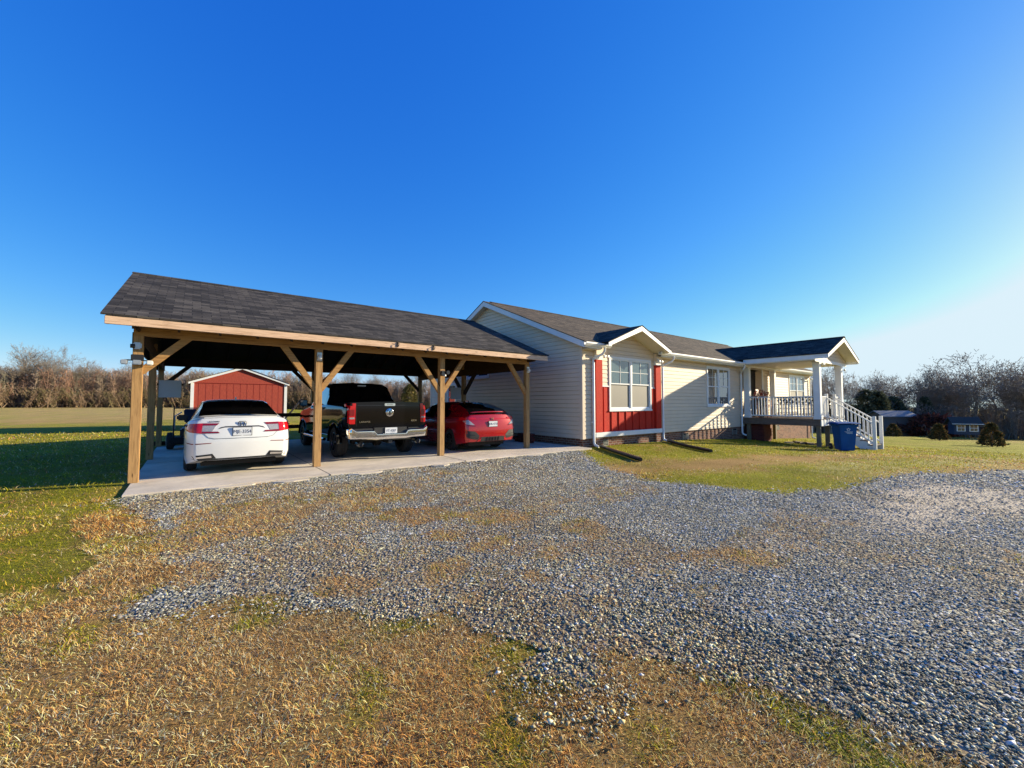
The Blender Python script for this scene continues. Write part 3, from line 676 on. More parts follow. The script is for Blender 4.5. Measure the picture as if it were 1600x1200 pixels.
# recessed entry
b=MB(); siding(b,(REC[1],0,0),(0,1,0),(-1,0,0),HY0,HY0+1.2,.68,3.18); siding(b,(REC[0],0,0),(0,1,0),(1,0,0),HY0,HY0+1.2,.68,3.18); siding(b,(0,HY0+1.2,0),(1,0,0),(0,-1,0),REC[0],REC[1],.68,3.18)
b.build('entry_walls','siding_beige',house)
b=MB(); b.box(REC[0],REC[1],HY0,HY0+1.2,3.18,3.2); b.build('entry_ceiling','soffit_cream',house)
b=MB(); b.box(22.75,23.7,HY0+1.12,HY0+1.17,.70,2.75); dr=b.build('door','door_golden',house,bevel=.01)
b=MB(); b.lathe([(0,-.03),(.03,-.03),(.03,.02),(0,.03)],(22.85,HY0+1.09,1.7),'y',14); b.build('handle','chrome',dr,True)
for x in (22.95,23.3):
    b=MB(); b.box(x,x+.22,HY0+1.095,HY0+1.119,1.7,2.5); b.build('door_panel','white_trim',dr,bevel=.01)
b=MB(); b.box(REC[0]-.1,REC[0],HY0-.05,HY0+.0,.68,3.18); b.box(REC[1],REC[1]+.1,HY0-.05,HY0,.68,3.18); b.build('entry_trim','white_trim',house,bevel=.005)
# red board-and-batten panel under and beside the big window, flanked by pilasters
b=MB(); b.box(11.0,14.15,HY0-.02,HY0+.02,.42,1.13); b.box(11.0,11.42,HY0-.02,HY0+.02,1.13,1.96); b.box(13.92,14.15,HY0-.02,HY0+.02,1.13,1.96)
x=11.12
while x<14.1:
    z1=1.13 if W1[0]-.03<x<W1[1]-.02 else 1.96
    b.box(x,x+.05,HY0-.05,HY0-.0205,.42,z1); x+=.405
b.build('red_panel','red_siding',house)
b=MB(); b.box(11.0,11.42,HY0-.045,HY0-.003,1.96,2.0); b.box(13.92,14.15,HY0-.045,HY0-.003,1.96,2.0); b.build('panel_cap','white_trim',house)
for x0,x1 in ((10.66,11.0),(14.15,14.5)):
    b=MB(); b.box(x0,x1,HY0-.10,HY0+.05,.42,2.86); pl=b.build('pilaster','red_siding',house,bevel=.006)
    b=MB(); b.box(x0-.005,x1+.005,HY0-.105,HY0+.05,2.862,3.02); b.build('pilaster_cap','white_trim',pl)
    b=MB(); b.box(x0-.03,x1+.03,HY0-.16,HY0+.05,3.02,3.3); b.build('soffit_box','siding_beige',pl)
b=MB(); b.box(10.64,14.52,HY0-.115,HY0-.0,.262,.418); b.build('skirt_board','white_trim',house,bevel=.005)
# foundation
b=MB(); b.box(HX0+.04,HX1-.04,HY0+.03,HY0+.25,-2,SB); b.box(HX0+.04,HX0+.26,HY0+.25,HY1-.04,-2,SB); b.box(HX1-.25,HX1-.04,HY0+.25,HY1-.04,-2.5,SB); b.box(10.66,11.0,HY0-.09,HY0+.029,-1,.258); b.box(14.15,14.5,HY0-.09,HY0+.029,-1,.258)
b.build('brick_foundation','brick_skirt',house)
for x in (11.15,16.4,20.9,26.2):
    b=MB(); b.box(x-.2,x+.2,HY0-.0,HY0+.03,-.06 if x<12 else -.12,.14); v=b.build('foundation_vent','black_matte',house)
    b=MB()
    for k in range(4): b.box(x-.2,x+.2,HY0-.012,HY0-.001,-.05+k*.05-(0 if x<12 else .05),-.03+k*.05-(0 if x<12 else .05))
    b.box(x-.22,x-.2,HY0-.015,HY0+.02,-.12,.15); b.box(x+.2,x+.22,HY0-.015,HY0+.02,-.12,.15); b.build('vent_frame','lamp_silver',v)
# corner posts
for (x0,x1,y0,y1) in ((HX0-.03,HX0+.09,HY0-.03,HY0+.09),(HX1-.09,HX1+.03,HY0-.03,HY0+.09),(HX0-.03,HX0+.09,HY1-.09,HY1+.03),(21.62,21.74,HY0-.04,HY0+.05)):
    b=MB(); b.box(x0,x1,y0,y1,SB-.02,3.3); b.build('corner_post','siding_beige' if x0<21 or x0>22 else 'white_trim',house,bevel=.004)
# windows
def window(x0,x1,z0,z1,units=2,lower='window_screen',upper='window_glass',grid=True,plane='y',pos=HY0):
    def BX(mb,a0,a1,d0,d1,c0,c1):
        if plane=='y': mb.box(a0,a1,pos+d0,pos+d1,c0,c1)
        else: mb.box(pos+d0,pos+d1,a0,a1,c0,c1)
    b=MB(); f=.085
    BX(b,x0,x1,-.05,.03,z0,z0+f); BX(b,x0,x1,-.05,.03,z1-f,z1); BX(b,x0,x0+f,-.05,.03,z0+f,z1-f); BX(b,x1-f,x1,-.05,.03,z0+f,z1-f)
    BX(b,x0-.02,x1+.02,-.065,-.05,z0-.02,z0+.03)
    wn=b.build('window','white_trim',house,bevel=.004)
    wu=(x1-x0-2*f)/units; zm=(z0+z1)/2
    for i in range(units):
        a0=x0+f+i*wu; a1=a0+wu
        if i: 
            b=MB(); BX(b,a0-.045,a0+.045,-.045,.025,z0+f,z1-f); b.build('mullion','white_trim',wn,bevel=.004); a0+=.045
        if i<units-1: a1-=.045
        b=MB(); s=.04
        for (c0,c1,d) in ((zm-.02,z1-f,-.03),(z0+f,zm+.02,-.012)):
            BX(b,a0,a0+s,d,.02,c0,c1); BX(b,a1-s,a1,d,.02,c0,c1); BX(b,a0+s,a1-s,d,.02,c0,c0+s); BX(b,a0+s,a1-s,d,.02,c1-s,c1)
        if grid:
            g=(a0+a1)/2
            for (c0,c1,d) in ((zm+.02,z1-f-s,-.012),): 
                BX(b,g-.008,g+.008,d-.006,d+.006,c0,c1); BX(b,a0+s,a1-s,d-.006,d+.006,(c0+c1)/2-.008,(c0+c1)/2+.008)
        b.build('sash','white_trim',wn)
        b=MB(); BX(b,a0+s,a1-s,-.004,.01,zm,z1-f-s); b.build('pane',upper,wn)
        b=MB(); BX(b,a0+s,a1-s,.002,.015,z0+f+s,zm-.02); b.build('pane',lower,wn)
    return wn
window(*W1,upper='sky_tint_glass'); window(*W2,lower='window_glass'); window(*W3,upper='sky_tint_glass')
window(17.2,18.1,1.0,2.35,1,plane='x',pos=HX0,lower='window_glass'); window(14.5,16.3,2.48,3.55,2,plane='x',pos=HX0,lower='window_glass',grid=False)
# roof
OX0,OX1=9.8,32.0
b=MB(); zn=ZE+(9.24-8.82)*SH
b.add([(OX0,8.82,ZE),(10.8,8.82,ZE),(10.8,9.24,zn),(14.1,9.24,zn),(14.1,8.82,ZE),(OX1,8.82,ZE),(OX1,9.24,zn),(OX1,HR,HZ),(OX0,HR,HZ),(OX0,9.24,zn)],[(0,1,2,9),(4,5,6,3),(9,2,3,6,7,8)])
n_=len(b.v); b.v+=[(x,y,z-.03) for x,y,z in b.v]; b.f+=[tuple(n_+i for i in reversed(f)) for f in b.f]; b.m+=[0,0,0]
for i,j in ((0,1),(1,2),(2,3),(3,4),(4,5),(5,6),(6,7),(7,8),(8,9),(9,0)): b.f.append((j,i,n_+i,n_+j)); b.m.append(0)
b.build('roof_slope','shingles_brown',house)
b=MB(); b.slab([(OX0,2*HR-8.82,ZE),(OX1,2*HR-8.82,ZE),(OX1,HR,HZ),(OX0,HR,HZ)],.03); b.build('roof_slope','shingles_brown',house)
b=MB()
for s in (-1,1): b.slab([(OX0+.35,HR,HZ+.03),(OX1,HR,HZ+.03),(OX1,HR+s*.17,HZ+.03-.17*SH),(OX0+.35,HR+s*.17,HZ+.03-.17*SH)],.025)
b.build('ridge_cap','shingles_brown',house)
b=MB(); ym=2*HR-8.87
for xx in (OX0+.01,OX1-.03):
    b=MB(); b.extr([(xx,8.87,ZE-.20),(xx,8.87,ZE-.01),(xx,HR,HZ-.032),(xx,ym,ZE-.01),(xx,ym,ZE-.20),(xx,HR,HZ-.232)],(.022,0,0)); b.build('rake_board','white_trim',house)
b=MB(); b.slab([(OX0+.03,8.87,ZE-.17),(HX0,8.87,ZE-.17),(HX0,HR,HZ-.20),(OX0+.03,HR,HZ-.20)],.012); b.slab([(OX0+.03,ym,ZE-.17),(HX0,ym,ZE-.17),(HX0,HR,HZ-.20),(OX0+.03,HR,HZ-.20)],.012)
b.box(HX0+.0,10.66,8.87,HY0+.05,3.16,3.19); b.box(14.2,OX1-.03,8.87,HY0+.05,3.16,3.19); b.build('soffit','soffit_cream',house)
for xa,xb in ((OX0+.03,10.7),(14.15,OX1-.03)):
    b=MB(); b.box(xa,xb,8.85,8.868,ZE-.2,ZE-.03); b.build('fascia_board','white_trim',house)
def gutter(x0,x1,y=8.85,z=ZE-.03,par=house):
    b=MB(); b.extr([(x0,y,z),(x0,y,z-.12),(x0,y-.07,z-.12),(x0,y-.12,z-.05),(x0,y-.12,z+.0),(x0,y-.105,z),(x0,y-.105,z-.05),(x0,y-.065,z-.108),(x0,y-.012,z-.108),(x0,y-.012,z)],(x1-x0,0,0)); b.build('gutter','white_trim',par)
gutter(OX0,11.05); gutter(13.95,21.3); gutter(25.6,OX1-.1)
# little gable over the big window
GX,GZ,GY0,GE=12.45,4.13,8.50,3.40; gx0,gx1=10.62,14.28; gs=(GZ-GE)/(GX-gx0); yb=8.82+(GZ-ZE)/SH
for sx,xe in ((-1,gx0),(1,gx1)):
    b=MB(); b.slab([(xe,GY0,GE),(xe,8.84,GE),(GX,yb+.05,GZ),(GX,GY0,GZ)],.03); b.build('roof_slope','shingles_charcoal' if sx<0 else 'shingles_brown',house)  # slope turned from the sun takes darker shingles, its shade put into colour
    b=MB(); b.extr([(xe,GY0+.01,GE-.16),(xe,GY0+.01,GE-.01),(GX,GY0+.01,GZ-.012),(GX,GY0+.01,GZ-.20)],(0,.022,0)); b.build('rake_board','white_trim',house)
    b=MB(); b.slab([(xe-sx*.02,GY0+.03,GE-.10),(xe-sx*.02,HY0,GE-.10),(GX,HY0,GZ-.16),(GX,GY0+.03,GZ-.16)],.012); b.build('soffit','soffit_cream',house)
# downspouts with their elbows
def downspout(x,zb,kick=.18,y=HY0-.09,x_top=None):
    xt=x+.12 if x_top is None else x_top
    b=MB(); b.tube([(xt,8.79,3.24),(xt,8.80,3.12),(xt-.02,8.86,3.03),(x+.01,y+.02,2.86),(x,y,2.75),(x,y,zb+.16),(x,y-.03,zb+.08),(x+.03,y-kick,zb+.02)],.042,8)
    for z in (2.2,.75): b.box(x-.06,x+.06,y-.0,y+.05,z,z+.04)
    b.build('downspout','white_trim',house,True)
downspout(10.55,float(gz(10.5,9)),x_top=10.75); downspout(14.6,float(gz(14.6,9)),y=HY0-.10,x_top=14.9)
downspout(21.5,-.2,y=HY0-.10,x_top=21.2); downspout(31.5,float(gz(31.5,9)),y=HY0-.10)
# floodlights under the soffit boxes and by the far corner
for x,z in ((10.98,3.0),(14.2,3.02),(31.2,2.95)):
    b=MB(); b.lathe([(0,0),(.05,0),(.05,.03),(0,.04)],(x,HY0-.2,z),'y',12)
    for dx in (-.08,.09): b.lathe([(0,0),(.045,.01),(.055,.07),(.0,.08)],(x+dx,HY0-.32,z-.04),'y',14)
    b.build('floodlight','lamp_white',house,True)
# ================================================================ PORCH
porch=thing('front_porch','white-railed front porch with gabled roof, deck and stairs on the house front','porch',(23.5,7.6,0))
PX0,PX1,PY0=21.9,25.1,6.07; DZ=.68
def rprism(x0,x1,y0,y1,z0,z1,name,mat,par=porch,bev=.008):
    b=MB(); b.box(x0,x1,y0,y1,z0,z1); return b.build(name,mat,par,bevel=bev)
# deck boards
for k in range(23):
    y=PY0-.12+k*.142
    if y<HY0-.1: pass
b=MB(); y=PY0-.13
while y<HY0-.05:
    b.box(PX0-.16,PX1+.16,y,min(y+.135,HY0-.06),DZ-.03,DZ); y+=.14
b.build('deck_boards','weathered_wood',porch)
rprism(PX0-.14,PX0-.10,PY0-.10,HY0-.06,DZ-.30,DZ-.031,'rim_joist','weathered_wood'); rprism(PX1+.10,PX1+.14,PY0-.10,HY0-.06,DZ-.30,DZ-.031,'rim_joist','weathered_wood')
rprism(PX0-.10,PX1+.10,PY0-.14,PY0-.10,DZ-.30,DZ-.031,'rim_board','white_trim')
b=MB()
for k in range(7): b.box(PX0+.2+k*.42,PX0+.24+k*.42,PY0-.09,HY0-.08,DZ-.28,DZ-.032)
b.build('joists','weathered_wood',porch)
for x,y in ((PX0,PY0),(23.1,PY0),(24.3,PY0),(PX1,PY0),(PX0,8.95),(PX1,8.95)):
    b=MB(); b.box(x-.075,x+.075,y-.075,y+.075,-1.2,DZ-.031); b.build('support_post','weathered_post',porch,bevel=.005)
for x,y,w_ in ((PX0,PY0,.125),(PX1,PY0,.125),(PX0,8.98,.12),(PX1,8.98,.12)):
    c_=rprism(x-w_,x+w_,y-w_,y+w_,DZ,3.24,'column','white_trim')
    rprism(x-w_-.02,x+w_+.02,y-w_-.02,y+w_+.02,DZ+.001,DZ+.12,'column_base','white_trim',c_); rprism(x-w_-.02,x+w_+.02,y-w_-.02,y+w_+.02,3.12,3.239,'column_cap','white_trim',c_)
def railing(a,b_,za=DZ,zb=DZ,h=1.0,gap=.125,name='railing'):
    a,b_=Vector(a),Vector(b_); L=(b_-a).length; n=max(2,int(L/gap))
    A=Vector((a.x,a.y,za)); B=Vector((b_.x,b_.y,zb)); up=Vector((0,0,1))
    t=MB(); t.bar(A+up*h,B+up*h,.075,.05); t.bar(A+up*.12,B+up*.12,.05,.06)
    r=t.build(name,'white_trim',porch,bevel=.004)
    for i in range(1,n):
        p=A.lerp(B,i/n); q=MB(); q.box(p.x-.019,p.x+.019,p.y-.019,p.y+.019,p.z+.10,p.z+h-.02); q.build('baluster','white_trim',r)
railing((PX0,8.86,0),(PX0,6.2,0)); railing((PX1,8.86,0),(PX1,6.2,0)); railing((PX0+.12,PY0,0),(23.04,PY0,0)); railing((24.36,PY0,0),(PX1-.12,PY0,0))
SBX=4.42; zg=-.57
railing((23.1,PY0-.05,0),(23.1,SBX+.05,0),DZ-.02,zg+.16,.95,.13,'stair_railing'); railing((24.3,PY0-.05,0),(24.3,SBX+.05,0),DZ-.02,zg+.16,.95,.13,'stair_railing')
for x in (23.1,24.3):
    rprism(x-.055,x+.055,PY0-.055,PY0+.055,DZ+.001,DZ+1.14,'newel_post','white_trim'); rprism(x-.06,x+.06,SBX-.06,SBX+.06,zg-.3,zg+1.40,'newel_post','white_trim')
nst=7; run=(PY0-.14-SBX)/(nst-1); rise=(DZ-zg)/nst
for k in range(1,nst):
    y=PY0-.14-(k-1)*run; z=DZ-k*rise
    b=MB(); b.box(23.12,24.28,y-run-.02,y,z-.035,z); b.build('stair_tread','weathered_wood',porch); b=MB(); b.box(23.14,24.26,y-.02,y,z,z+rise-.04); b.build('riser','white_trim',porch)
for x in (23.13,24.23):
    b=MB(); b.extr([(x,PY0-.14,DZ-.05),(x,SBX+.02,zg+.1),(x,SBX+.02,zg-.15),(x,SBX+.35,zg-.15),(x,PY0-.14,DZ-.40)],(.04,0,0)); b.build('stringer','white_trim',porch)
# porch roof
RX,RZ,RE,ry0=23.5,4.42,3.52,5.42; rx0,rx1=21.12,25.88; ybk=8.82+(RZ-ZE)/SH
for xe in (rx0,rx1):
    b=MB(); b.slab([(xe,ry0,RE),(xe,8.82+(RE-ZE)/SH+.02,RE),(RX,ybk+.05,RZ),(RX,ry0,RZ)],.035); b.build('roof_slope','shingles_charcoal',porch)
    s=1 if xe<RX else -1
    b=MB(); b.extr([(xe,ry0+.01,RE-.19),(xe,ry0+.01,RE-.02),(RX,ry0+.01,RZ-.036),(RX,ry0+.01,RZ-.22)],(0,.022,0)); b.build('rake_board','white_trim',porch)
    b=MB(); b.slab([(xe+s*.02,ry0+.035,RE-.10),(xe+s*.02,5.95,RE-.10),(RX,5.95,RZ-.15),(RX,ry0+.035,RZ-.15)],.012); b.build('soffit','soffit_cream',porch)
    b=MB(); b.box(min(xe+s*.02,xe+s*.04),max(xe+s*.02,xe+s*.04),ry0+.04,8.83,RE-.22,RE-.03); b.build('fascia_board','white_trim',porch)
b=MB()
for s in (-1,1): b.slab([(RX,ry0-.01,RZ+.03),(RX,ybk,RZ+.03),(RX+s*.15,ybk-.1,RZ+.03-.15*.378),(RX+s*.15,ry0-.01,RZ+.03-.15*.378)],.02)
b.build('ridge_cap','shingles_charcoal',porch)
b=MB(); b.box(rx0+.05,rx1-.05,5.97,8.85,3.255,3.275); b.build('ceiling','soffit_cream',porch)
b=MB(); b.box(rx0+.05,rx0+.09,5.95,8.84,3.276,3.42); b.box(rx1-.09,rx1-.05,5.95,8.84,3.276,3.42); b.build('frieze_board','white_trim',porch)
b=MB(); siding(b,(0,5.95,0),(1,0,0),(0,-1,0),rx0+.1,rx1-.1,3.26,RZ-.2,lambda z:(rx0+.1+max(0,z-3.40)/.378,rx1-.1-max(0,z-3.40)/.378)); b.build('gable_siding','siding_beige',porch)
b=MB(); b.box(rx0+.1,rx1-.1,5.92,5.948,3.20,3.33); b.build('gable_trim','white_trim',porch)
for dx in (.16,.30):
    b=MB(); b.lathe([(0,0),(.05,.01),(.055,.07),(0,.08)],(PX0+dx,PY0-.24,3.12),'y',14); b.build('floodlight','lamp_white',porch,True)
b=MB(); b.lathe([(0,0),(.05,.01),(.055,.07),(0,.08)],(PX1+.2,PY0-.24,3.0),'y',14); b.build('floodlight','lamp_silver',porch,True)
# old brick stoop left beneath the deck
b=MB(); b.box(22.02,22.9,8.35,9.19,-.9,.34); st=b.build('brick_stoop','red_brick',None,bevel=.01,org=(23.1,8.6,-.5),label='dark red brick stoop in the shade beneath the porch deck',cat='steps')
b=MB(); b.box(22.902,23.3,8.45,9.19,-.9,.12); b.build('brick_step','red_brick',st)
# things on the porch
t=thing('garden_bench','black wrought-iron bench with scrollwork back on the porch','bench',(24.0,7.6,DZ))
x0,x1,y=24.62,24.66,0
bx=24.85; b=MB()
for k in range(8): b.box(bx-.50,bx-.06,6.45+k*.26,6.62+k*.26,DZ+.42,DZ+.445)
b.build('seat','iron_black',t)
b=MB(); b.bar((bx,6.35,DZ+.98),(bx,8.7,DZ+.98),.035,.05); b.bar((bx,6.35,DZ+.62),(bx,8.7,DZ+.62),.03,.04)
for k in range(9):
    cy=6.5+k*.26
    for sg in (1,-1):
        pts=[(bx,cy+sg*.11*math.cos(a)*(1-a/9),DZ+.80+sg*.15*math.sin(a)*(1-a/9)) for a in [i*.5 for i in range(12)]]; b.tube(pts,.026,5)
b.build('backrest','iron_black',t,True)
for yy in (6.38,7.5,8.66):
    for xx in (bx,bx-.46): b=MB(); b.tube([(xx,yy,DZ+.44),(xx,yy,DZ)],.02,6); b.build('leg','iron_black',t,True)
    b=MB(); b.tube([(bx,yy,DZ+.66),(bx-.46,yy,DZ+.66),(bx-.48,yy,DZ+.44)],.018,6); b.build('armrest','iron_black',t,True)
b=MB()
for k in range(12): b.tube([(bx,6.4+k*.2,DZ+.05),(bx,6.4+k*.2,DZ+.62)],.014,4)
b.bar((bx,6.35,DZ+.2),(bx,8.7,DZ+.2),.02,.03); b.build('back_rods','iron_black',t)
t=thing('porch_chair','dark red high-backed chair on the porch beside the entry','chair',(22.95,8.6,DZ))
cx=22.95
b=MB(); b.box(cx-.25,cx+.25,8.35,8.85,DZ+.55,DZ+.60); b.build('seat','chair_red',t,bevel=.01)
b=MB(); b.extr([(cx-.22,8.83,DZ+.6),(cx+.22,8.83,DZ+.6),(cx+.17,8.95,DZ+1.42),(cx-.17,8.95,DZ+1.42)],(0,.035,0)); b.build('backrest','chair_red',t,bevel=.01)
for xx in (cx-.22,cx+.20):
    for yy in (8.38,8.80): b=MB(); b.box(xx,xx+.045,yy,yy+.045,DZ,DZ+.55); b.build('leg','chair_red',t)
    b=MB(); b.box(xx-.02,xx+.07,8.36,8.86,DZ+.82,DZ+.85); b.box(xx,xx+.045,8.38,8.42,DZ+.60,DZ+.82); b.build('armrest','chair_red',t)
rr=random.Random(4)
qx,qy=22.42,8.55
t=thing('potted_plant','red-flowering plant on a stand behind the porch railing, left of the red chair','plant',(qx,qy,DZ))
b=MB(); b.lathe([(0,0),(.16,0),(.22,.30),(.24,.32),(.20,.32),(.19,.28),(0,.28)],(qx,qy,DZ+.6),'z',18); b.build('pot','iron_black',t,True)
b=MB(); b.lathe([(.0,0),(.16,0),(.10,.03),(.06,.3),(.10,.57),(.16,.6),(0,.6)],(qx,qy,DZ),'z',14); b.build('stand','iron_black',t,True)
b=MB()
for k in range(420):
    a=rr.random()*6.28; r=.36*rr.random()**.5; z=DZ+.88+rr.random()*.48*(1.1-r); p=Vector((qx+r*math.cos(a),qy+r*math.sin(a),z)); s_=rr.uniform(.02,.045)
    n=Vector((rr.gauss(0,1),rr.gauss(0,1),rr.gauss(0,1))).normalized(); u=n.orthogonal().normalized()*s_; v=n.cross(u)
    b.quad(p-u,p-v,p+u,p+v,1 if rr.random()<.6 else 0)
b.build('foliage',['stain','chair_red'],t)
# stones and old boards heaped beneath the deck
t=thing('stone_heap','heap of dark flat stones and a rug lying on the grass beneath the porch','stones',(23.2,6.8,-.5))
for k in range(16):
    x=22.6+rr.random()*1.6; y=6.4+rr.random()*1.3; z=float(gz(x,y))+.03+rr.random()*.08; s=rr.uniform(.12,.3)
    b=MB(); b.slab([(x+s*math.cos(a)*rr.uniform(.7,1.1),y+s*.7*math.sin(a)*rr.uniform(.7,1.1),z+rr.uniform(-.02,.03)) for a in [i*math.pi/3.5 for i in range(7)]],.06); b.build('stone','stone' if k%4==0 else 'weathered_wood',t,bevel=.006)
# wheeled bin
def wheelie(name,cx,cy,cz,ang,mat,label,s=1.0,logo=False):
    t=thing(name,label,'bin',(cx,cy,cz)); rot=Matrix.Rotation(ang,4,'Z'); T=lambda p: tuple(Vector((cx,cy,cz))+rot@(Vector(p)*s))
    def add(fn,nm,mat_,sm=False,bev=0,par=None):
        b=MB(); fn(b); b.v=[T(p) for p in b.v]; return b.build(nm,mat_,par or t,sm,bev)
    def body(b):
        w0,d0,w1,d1=.23,.24,.31,.34
        P_=lambda w,d,z:[(-w,-d,z),(w,-d,z),(w,d,z),(-w,d,z)]
        L=[P_(w0,d0,.02),P_(w0+.03,d0+.03,.45),P_(w1-.015,d1-.02,.96),P_(w1+.02,d1+.015,.965),P_(w1+.02,d1+.015,1.03),P_(w1-.02,d1-.02,1.03)]
        vs=sum(L,[]); fs=[(3,2,1,0)]
        for k in range(5):
            for i in range(4): fs.append((k*4+i,k*4+(i+1)%4,(k+1)*4+(i+1)%4,(k+1)*4+i))
        b.add(vs,fs)
    bd=add(body,'body',mat,False,.025)
    def lid(b):
        vs=[];n=9
        for i in range(n):
            f=i/(n-1); y=-.43+.86*f; z=1.045+.05*math.sin(math.pi*f)
            vs+=[(-.39,y,z-.02),(-.36,y,z+.02),(0,y,z+.035),(.36,y,z+.02),(.39,y,z-.02)]
        fs=[(i*5+j,i*5+j+1,(i+1)*5+j+1,(i+1)*5+j) for i in range(n-1) for j in range(4)]; b.add(vs,fs); b.add([(x,y,z-.02) for x,y,z in vs],[tuple(reversed(f)) for f in fs])
    add(lid,'lid',mat,True)
    add(lambda b:b.tube([(-.30,.42,.98),(-.30,.50,1.02),(.30,.50,1.02),(.30,.42,.98)],.018,8),'handle',mat,True)
    add(lambda b:b.tube([(-.34,.30,.13),(.34,.30,.13)],.015,8),'axle','iron_black',True)
    for x in (-.34,.34):
        wl=add(lambda b:b.lathe([(0,-.03),(.10,-.03),(.13,-.02),(.13,.02),(.10,.03),(0,.03)],(x,.30,.13),'x',22),'wheel','tyre_rubber',True)
        add(lambda b:b.lathe([(0,-.035),(.03,-.035),(.03,.035),(0,.035)],(x,.30,.13),'x',14),'hub','lamp_silver',True,0,wl)
    if logo:
        sl=.09/.51
        f=lambda x,z:(x,-.29-(z-.45)*(.37-.29)/.51-.012,z)
        def star(b):
            q=[]
            for i in range(10):
                a=math.pi/2+i*math.pi/5; R0=.075 if i%2==0 else .04; q.append((R0*math.cos(a),R0*math.sin(a)))
            c=(-.02,.84)
            for i in range(10):
                (a0,a1),(b0,b1)=q[i],q[(i+1)%10]
                b.quad(f(c[0]+a0,c[1]+a1),f(c[0]+b0,c[1]+b1),f(c[0]+b0*.55,c[1]+b1*.55),f(c[0]+a0*.55,c[1]+a1*.55))
            for k,(xa,xb,z) in enumerate(((-.14,.12,.745),(-.10,.14,.71),(-.06,.14,.68))):
                x=xa
                while x<xb-.02:
                    wd=rr.uniform(.012,.028); b.quad(f(x,z),f(x+wd,z),f(x+wd,z+.02),f(x,z+.02)); x+=wd+.007
        add(star,'lettering','bin_lettering',False,0,bd)
    return t
wheelie('wheelie_bin',20.1,4.75,float(gz(20.1,4.75))+.01,R_(-52),'bin_blue','blue wheeled recycling bin with star logo standing by the porch stairs',.99,True)
wheelie('wheelie_bin',9.0,12.6,.002,R_(10),'bin_navy','dark wheeled bin half hidden between red hatchback and house wall',.82)
# corrugated drain pipes
def drain(a,b_,lb):
    b=MB(); n=60; pts=[];rad=[]
    for i in range(n+1):
        f=i/n; x=a[0]+(b_[0]-a[0])*f; y=a[1]+(b_[1]-a[1])*f+.12*math.sin(f*3.1)*.6; pts.append((x,y,float(gz(x,y))+.06)); rad.append(.050+(.007 if i%2 else 0))
    b.tube(pts,rad,12); b.build('drain_pipe','pipe_black',None,True,org=(a[0],a[1],float(gz(*a))),label=lb,cat='drain pipe',group='black drain pipes lying on the grass')
drain((10.57,8.86),(8.85,6.15),'black corrugated drain pipe on the grass at the gravel edge by the house corner'); drain((14.62,8.92),(12.4,6.15),'black corrugated drain pipe running out from the downspout right of the red bay')
# ================================================================ SHED
shed=thing('garden_shed','red gabled shed with white trim standing behind the carport','shed',(2.25,27,0))
sx0,sx1,sy0,sy1,se,sr=.06,4.45,27.0,32.5,2.50,3.30; sm=(sx0+sx1)/2
b=MB(); b.extr([(sx0,sy0,-.1),(sx1,sy0,-.1),(sx1,sy0,se),(sm,sy0,sr),(sx0,sy0,se)],(0,sy1-sy0,0)); b.build('wall','shed_red',shed)
b=MB()
k=sx0+.3
while k<sx1-.2: b.box(k,k+.012,sy0-.004,sy0-.0005,0,2.44); k+=.305
b.build('groove','lens_dark_red',shed)
b=MB(); b.box(sx0,sx1,sy0-.02,sy0-.001,2.44,2.455); b.build('joint_strip','lens_dark_red',shed)
for x0,x1 in ((sx0-.02,sx0+.12),(sx1-.12,sx1+.02)):
    b=MB(); b.box(x0,x1,sy0-.03,sy0+.1,-.1,se-.05); b.build('corner_trim','white_trim',shed)
for xe,s in ((sx0-.12,1),(sx1+.12,-1)):
    ze=se-.04; b=MB(); b.slab([(xe,sy0-.12,ze+.06),(xe,sy1+.12,ze+.06),(sm,sy1+.12,sr+.09),(sm,sy0-.12,sr+.09)],.03); b.build('roof_slope','shingles_charcoal',shed)
    b=MB(); b.extr([(xe,sy0-.10,ze-.07),(xe,sy0-.10,ze+.03),(sm,sy0-.10,sr+.055),(sm,sy0-.10,sr-.06)],(0,.09,0)); b.build('rake_trim','white_trim',shed)
b=MB(); b.bar((3.3,23.2,.0),(4.6,23.5,1.6),.07,.07); b.build('leaning_pole','iron_black',None,org=(3.3,23.2,0),label='dark pole leaning across the white corner trim of the red shed',cat='pole')
